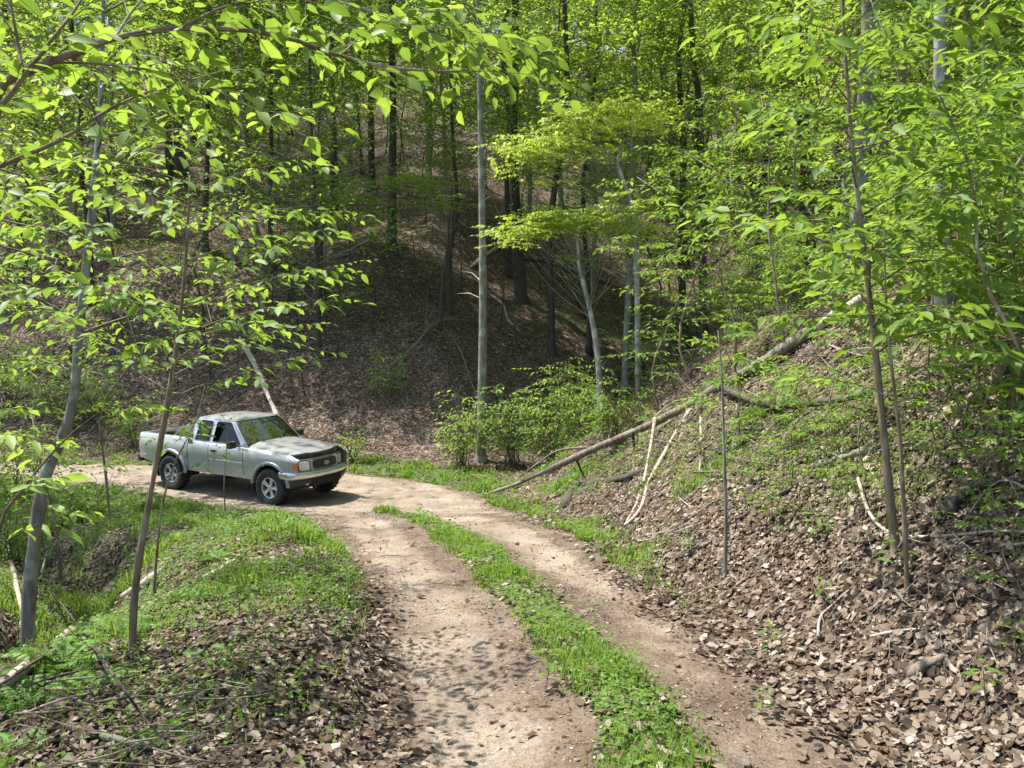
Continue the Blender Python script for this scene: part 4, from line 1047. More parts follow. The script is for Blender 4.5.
# ================================================================== FALLEN WOOD
def wood(name,label,pix,wpx,m,lift=.02,cat='fallen branch',twigs=0,seed=0,sides=7,grp=None,w1=None,n=None,free=None,jag=.06):
    """pix: (u,v[,height above the ground]) ; each point sits on the terrain seen there"""
    r=np.random.RandomState(seed+5); pts=[]
    for q in pix:
        g=G(q[0],q[1]); h=q[2] if len(q)>2 else 0
        if h: # a point hanging h in front of / above the ground behind it
            g=CAM+ray(q[0],q[1])*(g[1]-h)
        else: g=g+np.array([0,0,lift])
        pts.append(g)
    Y=np.mean([p[1] for p in pts]); o=pts[0].copy()
    sp=smooth_path(pts,n or max(8,3*len(pts)))-o; t=np.linspace(0,1,len(sp))
    r0=wpx*pts[0][1]/F_PX/2; r1=(w1 if w1 is not None else wpx*.4)*pts[-1][1]/F_PX/2
    rd=r0*(1-t)+r1*t
    if wpx>=5: rd=rd*(1+.13*r.randn(len(rd))); rd[0]*=.6; rd[-1]*=.5; jag=max(jag,.13); sides=max(sides,10)
    T=Tubes(); T.add(sp,rd,sides,jag=jag,rng=r)
    for i in range(twigs):
        q=lerp_path(sp,r.uniform(.25,.95)); d=norm(r.randn(3)+[0,0,.6]); L=r.uniform(.15,.6)*max(.4,Y/8)
        e=q+d*L; T.add([q,(q+e)/2+r.randn(3)*.04*L,e],[r0*.3,r0*.2,r0*.08],4,cap=False)
    me=T.mesh(name,m); x=link(name,me,loc=o); tag(x,label,cat,grp); return x

def main_log():
    pix=[(490,493),(520,481),(560,464),(600,445),(640,428),(690,405),(730,380),(770,358),(810,330),(845,308),(872,291)]
    ga=G(490,493); gb=G(872,291)
    pts=[]
    for i,(u,v) in enumerate(pix):
        t=i/(len(pix)-1); Yl=15.5*(1-t)+11.2*t
        g=G(u,v); Yl=min(Yl,g[1]-(.35 if 0<i<10 else .05)) ; pts.append(W(u,v,Yl))
    # smooth depth
    P=np.array(pts); o=P[0].copy(); root=empty('fallen_tree',o); tag(root,'long fallen trunk leaning across the right bank, with hanging dead limbs','fallen tree')
    sp=smooth_path(P-o,34); t=np.linspace(0,1,34); r=np.random.RandomState(2)
    rad=np.interp(t,[0,.25,.5,.8,.86,1],[.03,.062,.078,.078,.075,.06])
    sp=sp+np.vstack([[0,0,0],np.cumsum(r.randn(33,3),axis=0)*.006]); rad=rad*(1+.10*r.randn(34)); a=Tubes(); k=28
    for _ in range(16):
        q=lerp_path(sp,r.uniform(.1,.78)); e=q+norm(r.randn(3)+[0,0,.3])*r.uniform(.1,.55); a.add([q,(q+e)/2+r.randn(3)*.03,e],[.016,.011,.004],5,cap=False)
    a.add(sp[:k],rad[:k],10,jag=.05,rng=r); link('trunk',a.mesh('trunk',M['deadwood']),root)
    b=Tubes(); b.add(sp[k-1:],rad[k-1:]*.97,10,jag=.03,rng=r); q=link('broken_end',b.mesh('broken_end',M['barkless']),root); tag(q,'pale barkless upper end')
    def limb(pp,w0,m,lab=None):
        Yd=None; pts=[]
        for (u,v,t_) in pp:
            s=lerp_path(sp,t_)+o; g=G(u,v); pts.append(W(u,v,min(s[1]-.0,g[1]-.03))-o)
        T=Tubes(); z=smooth_path(pts,12); T.add(z,np.linspace(w0,w0*.4,12)*.5*13/F_PX,6,jag=.05,rng=r)
        x=link('dead_limb',T.mesh('dead_limb',m),root)
        if lab: tag(x,lab)
    limb([(690,410,.5),(672,440,.5),(650,480,.5),(640,510,.5),(618,532,.5)],5,M['bleached'],'pale bleached hanging limb')
    limb([(688,408,.5),(680,440,.5),(660,462,.5),(648,490,.5)],5,M['deadwood'])
    limb([(655,418,.45),(650,450,.45),(640,495,.45),(622,530,.45)],4,M['bleached'],'thin bleached hanging limb')
    limb([(632,432,.4),(635,455,.4),(630,480,.4)],3.5,M['bark_dark'])
    limb([(700,400,.52),(701,440,.52),(699,480,.52)],3,M['bleached'])
    limb([(575,457,.2),(585,478,.2),(600,500,.2)],3,M['bark_dark'])
    limb([(800,338,.8),(806,350,.8),(804,362,.8)],5,M['bark_dark'])
    limb([(720,386,.6),(740,392,.6),(765,402,.6)],4,M['bark_dark'])
    limb([(600,447,.27),(560,450,.2),(540,462,.15),(520,476,.1)],3.5,M['deadwood'])
main_log()
wood('dark_branch','dark crooked branch crossing the right bank right of the fallen trunk',[(722,386,.5),(745,398,.5),(780,405,.4),(820,402,.3),(850,398,.2),(890,380,.1)],7,M['bark_dark'],twigs=4,seed=1,w1=5)
wood('rotten_stump','dark rotten stump end lying in the verge below the fallen trunk',[(566,508),(572,493,.1),(588,484,.15),(615,480,.1),(650,470)],15,M['bark_dark'],cat='rotten log',w1=5,seed=2)
wood('rotten_log','rotten log half buried on the bank above the slim tan saplings',[(810,470),(850,458),(880,450)],9,M['deadwood'],cat='rotten log',seed=3,w1=8)
wood('rotten_log','dark decaying log lying on the bank right of the slim tan saplings',[(942,522),(965,500),(1000,488)],17,M['bark_dark'],cat='rotten log',seed=4,w1=12,lift=.05)
wood('rotten_log','thick brown log lying uphill at the right edge behind leaves',[(945,420),(980,395),(1010,362),(1040,335)],17,M['bark_brown'],cat='rotten log',seed=5,w1=15,lift=.0)
wood('dead_stick','bleached forked stick arching along the bank to the right edge',[(858,478,.15),(868,510,.12),(885,530,.05),(915,540),(960,538),(995,531,.03),(1030,536)],3.5,M['bleached'],seed=6,w1=3)
wood('dead_stick','bleached stick entering from the right edge below the arched one',[(1030,542,.1),(1000,552),(970,562)],3,M['bleached'],seed=7)
wood('dead_stick','thin pale stick at the right edge above the arched one',[(1030,490,.2),(1005,480,.2),(985,492,.1),(960,530,.0)],3,M['bleached'],seed=8,twigs=2)
wood('dead_stick','straight grey stick on the dark leaves left of the thin bare sapling',[(655,538),(690,520),(715,503),(740,497)],3.5,M['deadwood'],seed=9)
wood('dead_stick','curved pale stick standing out of the leaves on the lower right bank',[(818,640),(820,618,.05),(832,605,.08),(852,590)],3.5,M['bleached'],seed=10)
wood('dead_stick','pale stick lying flat on the leaves below the slim tan saplings',[(870,640),(900,634),(930,632)],3.5,M['bleached'],seed=11)
wood('dead_stick','long dark stick running up the bank behind the thin bare sapling',[(680,560),(740,520),(800,485),(840,462),(880,425)],4.5,M['bark_dark'],seed=12,twigs=4)
wood('dead_stick','dark stick slanting up behind the dark crossing branch',[(770,455),(810,440),(850,418),(900,405)],4,M['bark_dark'],seed=13,twigs=2)
wood('rotten_log','crumbling yellowish wood fragment among the leaves at the lower right',[(905,680),(925,668),(948,660)],13,M['deadwood'],cat='rotten log',seed=14,w1=7,jag=.2)
# hollow and far slope
wood('leaning_pole','pale straight dead pole leaning on the slope right behind the truck cab',[(282,428,.9),(268,395,.7),(255,365,.5),(240,338)],5,M['bleached'],cat='dead pole',seed=15,w1=5)
wood('fallen_log','dark fallen log lying across the slope behind the truck',[(235,335),(290,347),(350,357)],6,M['bark_dark'],cat='fallen log',seed=16)
wood('bare_branch','bare arched branch with a few twigs on the slope right of the truck',[(385,372),(415,345,.5),(432,325,.8),(450,320,.6),(475,322)],3,M['deadwood'],seed=17,twigs=3)
wood('bare_branch','bare drooping branch on the upper slope left of the pale grey tree',[(335,258),(360,250,.3),(378,238,.8),(395,228,1.0),(430,228,1.0),(470,245,.5)],2.5,M['deadwood'],seed=18)
wood('bare_branch','crooked bleached branch on the slope just right of the pale grey tree',[(490,295),(503,305),(508,320),(520,332)],3,M['bleached'],seed=19)
wood('bare_branch','thin pale branch low on the slope left of the pale grey tree',[(445,330),(460,350),(472,385),(478,400)],2.5,M['deadwood'],seed=20)
wood('leaning_log','dark log leaning down through the hollow behind the pale dogwood trunk',[(560,285),(580,300,.4),(595,330,.5),(608,362,.3),(618,385)],7,M['bark_dark'],cat='fallen log',seed=21,w1=8)
wood('bleached_log','pale bleached log end poking out of the hollow right of the dogwood trunk',[(628,346,.5),(645,352,.3),(668,362)],5,M['bleached'],cat='fallen log',seed=22)
wood('fallen_log','grey log in the hollow slanting up behind the shrubs',[(600,415),(620,385,.3),(645,360)],7,M['deadwood'],cat='fallen log',seed=23)
wood('fallen_log','dark log lying on the slope near the thick dark tree',[(500,255),(540,262),(600,282),(625,290)],6,M['bark_dark'],cat='fallen log',seed=24)
wood('fallen_log','pale grey log across the upper hollow beneath the lower dogwood canopy',[(470,268),(500,245,.3),(530,225,.4),(560,215)],5,M['bleached'],cat='fallen log',seed=25,twigs=3)
# left foreground
wood('fallen_log','pale barkless log lying in the dip behind the slim brownish sapling',[(-10,692,.1),(30,665,.1),(70,632,.1),(110,605,.05),(150,580,.1),(165,570)],13,M['bleached'],cat='fallen log',seed=30,w1=11,jag=.03)
wood('fallen_log','pale log continuing up the sunny shoulder, right of the slim brownish sapling',[(142,612),(170,598),(215,575),(235,562)],9,M['bleached'],cat='fallen log',seed=31,w1=6,jag=.03)
wood('dead_branch','long straight dark branch reaching from the left edge past the slim sapling',[(-20,700,.6),(30,665,.7),(80,635,.7),(130,612,.6),(160,600,.3)],3.2,M['bark_dark'],seed=32,w1=2)
wood('dead_branch','long thin dark twig slanting down in front of everything at the left',[(-10,535,2.6),(30,565,2.2),(70,615,1.4),(110,670,.8),(140,712,.4),(172,752,.1)],1.3,M['bark_dark'],seed=33,w1=2.8,twigs=5)
wood('dead_branch','bleached curved stick left of the curved sapling',[(5,540,.3),(15,580,.2),(22,620,.1),(8,640)],4,M['bleached'],seed=34)
wood('dead_branch','bleached upright stick right of the curved sapling',[(33,598),(45,560,.2),(60,500,.4)],2.6,M['bleached'],seed=35,w1=1.5)
wood('brush_stick','brown stick lying along the bottom left edge of the picture',[(60,768),(140,764),(220,752),(315,744)],5,M['deadwood'],seed=36,w1=3)
wood('brush_stick','thick brown stick at the bottom of the brush heap',[(60,730),(110,742),(160,752),(240,756)],8,M['deadwood'],seed=37,w1=6)
wood('brush_stick','pale curved stick over the brush heap',[(20,715,.1),(60,700,.15),(100,690,.15),(135,670,.1)],3,M['bleached'],seed=38)
r=np.random.RandomState(66)
for i in range(44):
    u=r.uniform(-20,230); v=r.uniform(675,775); a=r.uniform(-.8,.35); L=r.uniform(40,130)
    wood('brush_stick','thin brown stick tangled in the brush heap at the bottom left',[(u,v,.12),(u+L*.5*math.cos(a)+r.randn()*4,v+L*.5*math.sin(a)*.6+r.randn()*4,.3),(u+L*math.cos(a),v+L*math.sin(a)*.6,.1)],r.uniform(1.2,3),M['twig' if i%3 else 'deadwood'],seed=100+i,sides=5,grp='thin sticks in the brush heap',cat='stick',n=7,twigs=1)
for i in range(34):
    u=r.uniform(860,1040); v=r.uniform(470,640); a=r.uniform(-1.3,1.0); L=r.uniform(30,90)
    wood('vine_twig','thin bare twig in the tangle on the bank at the right edge',[(u,v,.12),(u+L*.5*math.cos(a)+r.randn()*6,v+L*.5*math.sin(a)+r.randn()*6,.3),(u+L*math.cos(a)+r.randn()*4,v+L*math.sin(a),.02)],r.uniform(.7,1.6),M['deadwood' if i%3 else 'bleached'],seed=200+i,sides=4,grp='thin bare twigs on the right edge of the bank',cat='stick',n=7,twigs=2)
for i in range(46):
    u=r.uniform(620,940); v=480-(u-490)*.45+r.uniform(15,150); a=r.uniform(-1.0,1.2)+(math.pi if i%2 else 0); L=r.uniform(25,85)
    wood('brush_twig','bare twig lying in the dead brush below the fallen trunk',[(u,v,.08),(u+L*.5*math.cos(a)+r.randn()*7,v+L*.5*math.sin(a)*.7+r.randn()*5,.35),(u+L*math.cos(a)+r.randn()*4,v+L*math.sin(a)*.7,.05)],r.uniform(.9,2.2),M[('deadwood','bark_dark','bleached','deadwood')[i%4]],seed=300+i,sides=4,grp='bare twigs in the dead brush below the fallen trunk',cat='stick',n=8,twigs=3)
# small loose sticks
sm=[]
for k in range(4):
    T=Tubes(); rr=np.random.RandomState(900+k); p=smooth_path([(0,0,.02),(.3,.05*rr.randn(),.05),(.6,.08*rr.randn(),.04),(.95,.1*rr.randn(),.02)],8)
    T.add(p,np.linspace(.011,.005,8),5,jag=.08,rng=rr)
    for j in range(3):
        q=lerp_path(p,rr.uniform(.3,.9)); e=q+np.array([rr.uniform(.1,.25),rr.choice([-1,1])*rr.uniform(.05,.2),rr.uniform(0,.1)]); T.add([q,(q+e)/2,e],[.005,.004,.002],4,cap=False)
    sm.append(T.mesh('loose_stick',M['deadwood' if k%2 else 'bleached']))
def rot_to(nrm,a):
    z=Vector(nrm).normalized(); x=Vector((math.cos(a),math.sin(a),0)); x=(x-z*x.dot(z)).normalized(); y=z.cross(x)
    return Matrix((x,y,z)).transposed().to_euler()
for i in range(95):
    if i<62: u,v=r.uniform(640,1024),r.uniform(400,700); lab,gr='small loose stick lying on the leaves of the right bank','loose sticks on the right bank'
    elif i<80: u,v=r.uniform(150,350),r.uniform(560,740); lab,gr='small loose stick lying on the left shoulder','loose sticks on the left shoulder'
    else: u,v=r.uniform(250,660),r.uniform(300,440); lab,gr='small loose stick lying on the brown slope behind','loose sticks on the brown slope'
    if i<62 and v>590+ (u-640)*.4: v=590+(u-640)*.3
    g=G(u,v); _,nn=terr_normal(np.array([g[0]]),np.array([g[1]])); s=r.uniform(.2,.5)*min(2.6,max(.6,g[1]/7))
    o=link('loose_stick',sm[i%4],loc=g+nn[0]*.015); o.rotation_euler=rot_to(nn[0],r.rand()*6.28); o.scale=(s,s*.9,s); tag(o,lab,'stick',gr)
# stones at the track's edge
def stone(seed):
    bm=bmesh.new(); bmesh.ops.create_icosphere(bm,subdivisions=3,radius=1); rr=np.random.RandomState(seed); o=rr.rand(3)*9
    for v in bm.verts:
        c=v.co; n=float(fbm(np.array([c.x*1.2+o[0]+c.z]),np.array([c.y*1.2+o[1]-c.z*.7]),seed,3)[0]); v.co=c*(1+.45*n); v.co.z*=.55
    me=bpy.data.meshes.new('stone'); bm.to_mesh(me); bm.free(); me.materials.append(M['stone']); return me
M['stone']=simple('stone',(.27,.215,.165),.9,noise=.35,nscale=5,bump=.02)
st=[stone(s) for s in (1,2,3)]
for i in range(36):
    if i<30: u,v=r.uniform(380,860),0; v=540+(u-480)*.62+r.uniform(-35,60) if u>480 else r.uniform(495,560)
    else: u,v=r.uniform(380,520),r.uniform(600,768)
    g=G(u,min(v,767)); s=r.uniform(.01,.028)
    o=link('stone',st[i%3],loc=g); o.scale=(s,s*r.uniform(.7,1.1),s); o.rotation_euler=(0,0,r.rand()*6); tag(o,'small pale stone lying in the dirt of the track','stone','small stones on the track')
# ================================================================== PICKUP TRUCK
def truck():
    paint=simple('silver_paint',(.47,.472,.48),.30,.5,.5,.6)
    nt=paint.node_tree; b=nt.nodes['Principled BSDF']; tc=N(nt,'ShaderNodeTexCoord'); n=N(nt,'ShaderNodeTexNoise',inp={'Scale':3.,'Detail':6.}); nt.links.new(tc.outputs['Object'],n.inputs[0])
    # road dust towards the sills
    sx=N(nt,'ShaderNodeSeparateXYZ'); nt.links.new(tc.outputs['Object'],sx.inputs[0])
    ad=N(nt,'ShaderNodeMath',operation='MULTIPLY_ADD',inp={1:.5}); nt.links.new(n.outputs[0],ad.inputs[0]); 
    mz=N(nt,'ShaderNodeMath',operation='MULTIPLY',inp={1:-1.1}); nt.links.new(sx.outputs[2],mz.inputs[0]); nt.links.new(mz.outputs[0],ad.inputs[2])
    fac=ramp(nt,ad.outputs[0],[(0,(0,0,0)),(1,(0,0,0))])
    mr=N(nt,'ShaderNodeMapRange',inp={1:-.42,2:-.18,3:0.,4:.55}); nt.links.new(ad.outputs[0],mr.inputs[0])
    mx=N(nt,'ShaderNodeMixRGB',inp={1:(.47,.472,.48,1),2:(.33,.27,.21,1)}); nt.links.new(mr.outputs[0],mx.inputs[0]); nt.links.new(mx.outputs[0],b.inputs['Base Color'])
    rr=N(nt,'ShaderNodeMapRange',inp={1:-.42,2:-.18,3:.28,4:.75}); nt.links.new(ad.outputs[0],rr.inputs[0]); nt.links.new(rr.outputs[0],b.inputs['Roughness'])
    chrome=simple('bumper_silver',(.6,.61,.6),.28,.85,noise=.06,nscale=8)
    black=simple('black_plastic',(.018,.018,.018),.5,noise=.3,nscale=12)
    flare=simple('flare_paint',(.25,.275,.31),.38,.5,.5,.4)
    rubber=simple('tyre_rubber',(.017,.016,.015),.85,noise=.4,nscale=9)
    alloy=simple('alloy_rim',(.55,.56,.56),.35,.8,noise=.15,nscale=14)
    dark=simple('underbody',(.012,.012,.012),.9)
    cloth=simple('seat_cloth',(.10,.10,.10),.9,noise=.2,nscale=30)
    orange=simple('amber_lens',(.6,.16,.03),.2,coat=.6)
    red=simple('red_lens',(.4,.02,.02),.2,coat=.6)
    lens=simple('lamp_lens',(.72,.75,.75),.15,.3,coat=1.)
    bmat=simple('emblem',(.65,.65,.66),.2,.9)
    g,nt,b=mat('window_glass'); nt.nodes.remove(b)
    gl=N(nt,'ShaderNodeBsdfGlossy',inp={'Color':(1,1,1,1),'Roughness':.02}); tr=N(nt,'ShaderNodeBsdfTransparent',inp={'Color':(.025,.03,.028,1)})
    fr=N(nt,'ShaderNodeLayerWeight',inp={'Blend':.5}); m0=N(nt,'ShaderNodeMath',operation='POWER',inp={1:4.}); nt.links.new(fr.outputs[1],m0.inputs[0]); m1=N(nt,'ShaderNodeMath',operation='MULTIPLY_ADD',inp={1:.6,2:.035}); nt.links.new(m0.outputs[0],m1.inputs[0])
    ms=N(nt,'ShaderNodeMixShader'); nt.links.new(m1.outputs[0],ms.inputs[0]); nt.links.new(tr.outputs[0],ms.inputs[1]); nt.links.new(gl.outputs[0],ms.inputs[2]); nt.links.new(ms.outputs[0],nt.nodes['Material Output'].inputs[0])
    glass=g
    wg=g.copy(); wg.name='windshield_glass'; [setattr(n_.inputs[2],'default_value',.22) for n_ in wg.node_tree.nodes if n_.type=='MATH' and n_.operation=='MULTIPLY_ADD']
    ang=math.radians(-29.4)
    ox,oy=-7.31,18.14
    root=empty('pickup_truck',(ox,oy,.005),ang)
    tag(root,'silver extended-cab pickup truck parked on the dirt track with its front facing right','truck')
    WX=[-1.2,-1.1,-.9,3.1,3.4,3.6,3.75,3.9]; WW=[.80,.825,.845,.845,.835,.81,.765,.68]
    def hw(x): return np.interp(x,WX,WW)
    def prof(z): return np.interp(z,[.3,.45,.55,.72,.80,.83,.95,1.05,1.12,1.2],[.93,.955,.975,.99,.992,1.0,1.0,.985,.965,.945])
    def belt(x): return np.interp(x,[-1.2,.575,.58,2.3,2.6,3.0,3.4,3.65,3.8,3.9],[1.19,1.19,1.14,1.13,1.115,1.085,1.045,1.005,.965,.93])
    def zlow(x):
        z=np.interp(x,[-1.2,-1.0,-.6,.5,2.6,3.4,3.6,3.9],[.62,.60,.52,.47,.47,.52,.60,.66])
        for c in (0.,3.1):
            r=.475; dd=r*r-(x-c)**2
            z=np.where(dd>0,np.maximum(z,.37+np.sqrt(np.maximum(dd,0))),z)
        return z
    class B:
        def __init__(s): s.V=[];s.F=[]
        def grid(s,A,flip=False):
            r,c=A.shape[:2]; o=len(s.V); s.V.extend(A.reshape(-1,3).tolist())
            for i in range(r-1):
                for j in range(c-1):
                    f=[o+i*c+j,o+i*c+j+1,o+(i+1)*c+j+1,o+(i+1)*c+j]
                    s.F.append(f[::-1] if flip else f)
        def box(s,x0,x1,y0,y1,z0,z1,bev=.0):
            o=len(s.V); s.V+= [[x,y,z] for x in (x0,x1) for y in (y0,y1) for z in (z0,z1)]
            for f in ((0,1,3,2),(4,6,7,5),(0,4,5,1),(2,3,7,6),(0,2,6,4),(1,5,7,3)): s.F.append([o+i for i in f])
        def prism(s,pts2,fn,depthfn):
            """polygon through fn(p)->outer 3d and depthfn -> inner 3d"""
            tri=tessellate_polygon([[Vector((p[0],p[1],0)) for p in pts2]]); n=len(pts2); o=len(s.V)
            s.V+=[list(fn(p)) for p in pts2]+[list(depthfn(p)) for p in pts2]
            for t in tri: s.F.append([o+i for i in t]); s.F.append([o+n+i for i in t[::-1]])
            for i in range(n): j=(i+1)%n; s.F.append([o+i,o+j,o+n+j,o+n+i])
        def mk(s,name,m,parent=root,smooth=True,bevel=0,label=None):
            me=bpy.data.meshes.new(name); me.from_pydata(s.V,[],s.F); me.materials.append(m)
            bm=bmesh.new(); bm.from_mesh(me); bmesh.ops.remove_doubles(bm,verts=bm.verts,dist=.0004); bmesh.ops.recalc_face_normals(bm,faces=bm.faces)
            if bevel: 
                ed=[e for e in bm.edges if len(e.link_faces)==2 and e.calc_face_angle(0)>.6]
                bmesh.ops.bevel(bm,geom=ed,offset=bevel,segments=2,affect='EDGES',profile=.6)
            bm.to_mesh(me); bm.free()
            if smooth:
                me.polygons.foreach_set('use_smooth',[True]*len(me.polygons)); me.set_sharp_from_angle(angle=math.radians(38))
            o=link(name,me,parent); 
            if label: tag(o,label)
            return o
    def rows(x,sg,top=None):
        """outer skin points from sill to belt at x"""
        zl=zlow(x); zt=belt(x); w=hw(x)
        zs=np.array([zl+(zt-.03-zl)*t for t in np.linspace(0,1,12)]); out=[[x,sg*(w*prof(zl)-.05),zl+.004],[x,sg*(w*prof(zl)-.012),zl-.004]]
        for z in zs: out.append([x,sg*w*prof(z),z])
        out.append([x,sg*(w*prof(zt)-.012),zt-.006]); out.append([x,sg*(w*prof(zt)-.035),zt])
        return out
    def side(x0,x1,extra=None):
        bb=[]
        k=max(4,int((x1-x0)/.028)); xs=np.linspace(x0,x1,k)
        for sg in (1,-1):
            bb.append(np.array([rows(x,sg)+([e for e in extra(x,sg)] if extra else []) for x in xs]))
        return bb
    # bed sides + inner liner + floor
    bd=B()
    for A in side(-1.12,.565,lambda x,sg:[[x,sg*(hw(x)*.945-.10),1.192],[x,sg*(hw(x)*.945-.11),1.17],[x,sg*(hw(x)*.945-.11),.72]]): bd.grid(A)
    bd.box(.535,.568,-.72,.72,.70,1.185)   # bulkhead
    bd.box(-1.09,.54,-.71,.71,.69,.72)
    bd.mk('cargo_bed',paint)
    tg=B(); tg.box(-1.135,-1.095,-.70,.70,.66,1.18); tg.mk('tailgate',paint,bevel=.012)
    # cab rear panel, doors
    cb=B()
    for A in side(.585,1.245):
        cb=B(); cb.grid(A); cb.mk('rear_quarter_panel',paint)
    for i,sg in enumerate((1,-1)):
        d=B(); d.grid(np.array([rows(x,sg) for x in np.linspace(1.257,2.315,34)]))
        dr=d.mk('door',paint)
        h=B(); y=sg*hw(1.4); h.box(1.36,1.50,min(y,y+sg*.03),max(y,y+sg*.03),.965,1.015); h.mk('door_handle',black,dr,bevel=.01)
        # crease moulding
        c=B(); xs=np.linspace(1.257,2.315,8); c.grid(np.array([[[x,sg*(hw(x)*prof(.80)+.001),.79],[x,sg*(hw(x)*prof(.8)+.006),.80],[x,sg*(hw(x)*prof(.8)+.001),.815]] for x in xs])); c.mk('door_crease',paint,dr)
        m=B(); T=[]
        # mirror
        m.box(2.10,2.22,min(sg*.90,sg*1.08),max(sg*.90,sg*1.08),1.12,1.27); m.box(2.15,2.2,min(sg*.79,sg*.92),max(sg*.79,sg*.92),1.13,1.18)
        mo=m.mk('wing_mirror',black,bevel=.025)
        mg=B(); mg.box(2.094,2.099,min(sg*.915,sg*1.065),max(sg*.915,sg*1.065),1.14,1.25); mg.mk('mirror_glass',simple('mirror_glass',(.7,.7,.7),.03,1.),mo)
    # front fenders, with rolled shoulders
    fn=B()
    def fext(x,sg):
        w=hw(x)*.965; zt=belt(x); s=np.interp(x,[2.3,3.5,3.8],[.10,.09,.05])
        return [[x,sg*(w-.06),zt+.012],[x,sg*(w-s),zt+.022]]
    for A in side(2.33,3.80,fext): fn.grid(A)
    fn.mk('front_fender',paint)
    # hood
    hd=B(); us=np.linspace(0,1,30); ys=np.linspace(-1,1,29)
    def hoodp(u,y):
        xf=3.80-.21*abs(y)**2.3; x=2.36+(xf-2.36)*u
        e=(hw(min(x,3.72))*.965-np.interp(x,[2.3,3.5,3.8],[.107,.097,.057])); yy=y*e
        z=belt(x)+.024+.060*(1-abs(y)**2.6)*(1-.25*u)+.010*math.exp(-((abs(y)-.62)/.10)**2)
        if u>.93: z-=(u-.93)**2*9
        return [x,yy,z]
    hd.grid(np.array([[hoodp(u,y) for y in ys] for u in us]))
    hd.grid(np.array([[hoodp(1,y),[hoodp(1,y)[0]-.01,hoodp(1,y)[1],hoodp(1,y)[2]-.04]] for y in ys]))
    hd.mk('hood',paint)
    ck=B(); ck.box(2.26,2.40,-.74,.74,1.09,1.145); ck.mk('cowl',black,bevel=.01)
    # bug deflector
    bs=B(); A=[]
    for y in np.linspace(-1,1,31):
        p=hoodp(1,y); k=.075*(1-.2*abs(y)**3)
        A.append([[p[0]+.005,p[1],p[2]-.035],[p[0]+.045,p[1]*1.01,p[2]-.012],[p[0]+.035,p[1]*1.01,p[2]+k*.8],[p[0]+.005,p[1],p[2]+k+.012],[p[0]-.012,p[1],p[2]+k+.008],[p[0]+.01,p[1],p[2]+.004]])
    bs.grid(np.array(A)); bs.mk('bug_shield',simple('smoked_acrylic',(.012,.013,.015),.12,coat=.6))
    # fascia
    def xf(y): return 3.86-.25*(abs(y)/.78)**2.6
    fc=B(); fc.grid(np.array([[[xf(y)-.03*(z-.70)/.25,y,z] for z in np.linspace(.66,.965,6)] for y in np.linspace(-.765,.765,41)])); fc.mk('front_panel',paint)
    def fpatch(y0,y1,z0,z1,off,rad=.03,thick=.03,seg=5,tilt=.12):
        P=[]; cs=[(y1-rad,z1-rad,0),(y0+rad,z1-rad,90),(y0+rad,z0+rad,180),(y1-rad,z0+rad,270)]
        for cy,cz,a0 in cs:
            for k in range(seg+1):
                a=math.radians(a0+90*k/seg); P.append((cy+rad*math.cos(a),cz+rad*math.sin(a)))
        # densify along y
        Q=[]
        for a,b_ in zip(P,P[1:]+P[:1]):
            m=max(1,int(abs(a[0]-b_[0])/.06))
            for k in range(m): t=k/m; Q.append((a[0]*(1-t)+b_[0]*t,a[1]*(1-t)+b_[1]*t))
        f=lambda p:(xf(p[0])-tilt*(p[1]-.70)+off,p[0],p[1]); h=lambda p:(xf(p[0])-tilt*(p[1]-.70)+off-thick,p[0],p[1])
        return Q,f,h
    def patch(name,m,*a,parent=root,label=None,**k):
        Q,f,h=fpatch(*a,**k); q=B(); q.prism(Q,f,h); return q.mk(name,m,parent,label=label)
    gs=patch('grille_surround',paint,-.40,.40,.705,.945,.035,rad=.06,thick=.06)
    gr=patch('grille',black,-.335,.335,.745,.915,.045,rad=.065,thick=.02)
    q=B()
    for i in range(5):
        z=.765+i*.032; q.grid(np.array([[[xf(y)-.12*(z-.7)+.050,y,z-.004],[xf(y)-.12*(z-.7)+.052,y,z+.004]] for y in np.linspace(-.31,.31,15)]))
    for i in range(19):
        y=-.30+i*.6/18; q.grid(np.array([[[xf(y)-.12*(z-.7)+.049,y-.004,z],[xf(y)-.12*(z-.7)+.049,y+.004,z]] for z in (.755,.905)]))
    q.mk('grille_mesh',simple('grille_bars',(.05,.05,.05),.4),gs)
    # emblem: three interlocking ellipses
    em=Tubes()
    def ell(cy,cz,a,b_,r):
        th=np.linspace(0,2*PI,30); z=cz+b_*np.sin(th); em.add(np.stack([xf(0)-.12*(z-.7)+.060+0*th,cy+a*np.cos(th),z],-1),r,6,cap=False)
    ell(0,.832,.062,.040,.006); ell(0,.832,.019,.038,.0045); ell(0,.851,.043,.019,.0045)
    link('emblem',em.mesh('emblem',bmat),gs)
    for sg in (1,-1):
        a,b_=(.425,.635) if sg>0 else (-.635,-.425)
        hb=patch('headlight',black,a-.008,b_+.008,.722,.938,.012,rad=.035)
        patch('lens',lens,a+.006,b_-.006,.735,.925,.030,rad=.04,parent=hb)
        a,b_=(.65,.762) if sg>0 else (-.762,-.65)
        patch('turn_signal',orange,a,b_,.75,.91,.024,rad=.03,label='amber corner lamp')
        # side wrap of the turn signal
        q=B(); q.grid(np.array([[[x,sg*(hw(x)*prof(z)+.006),z] for z in (.765,.90)] for x in np.linspace(3.70,3.80,5)])); q.mk('side_marker',orange)
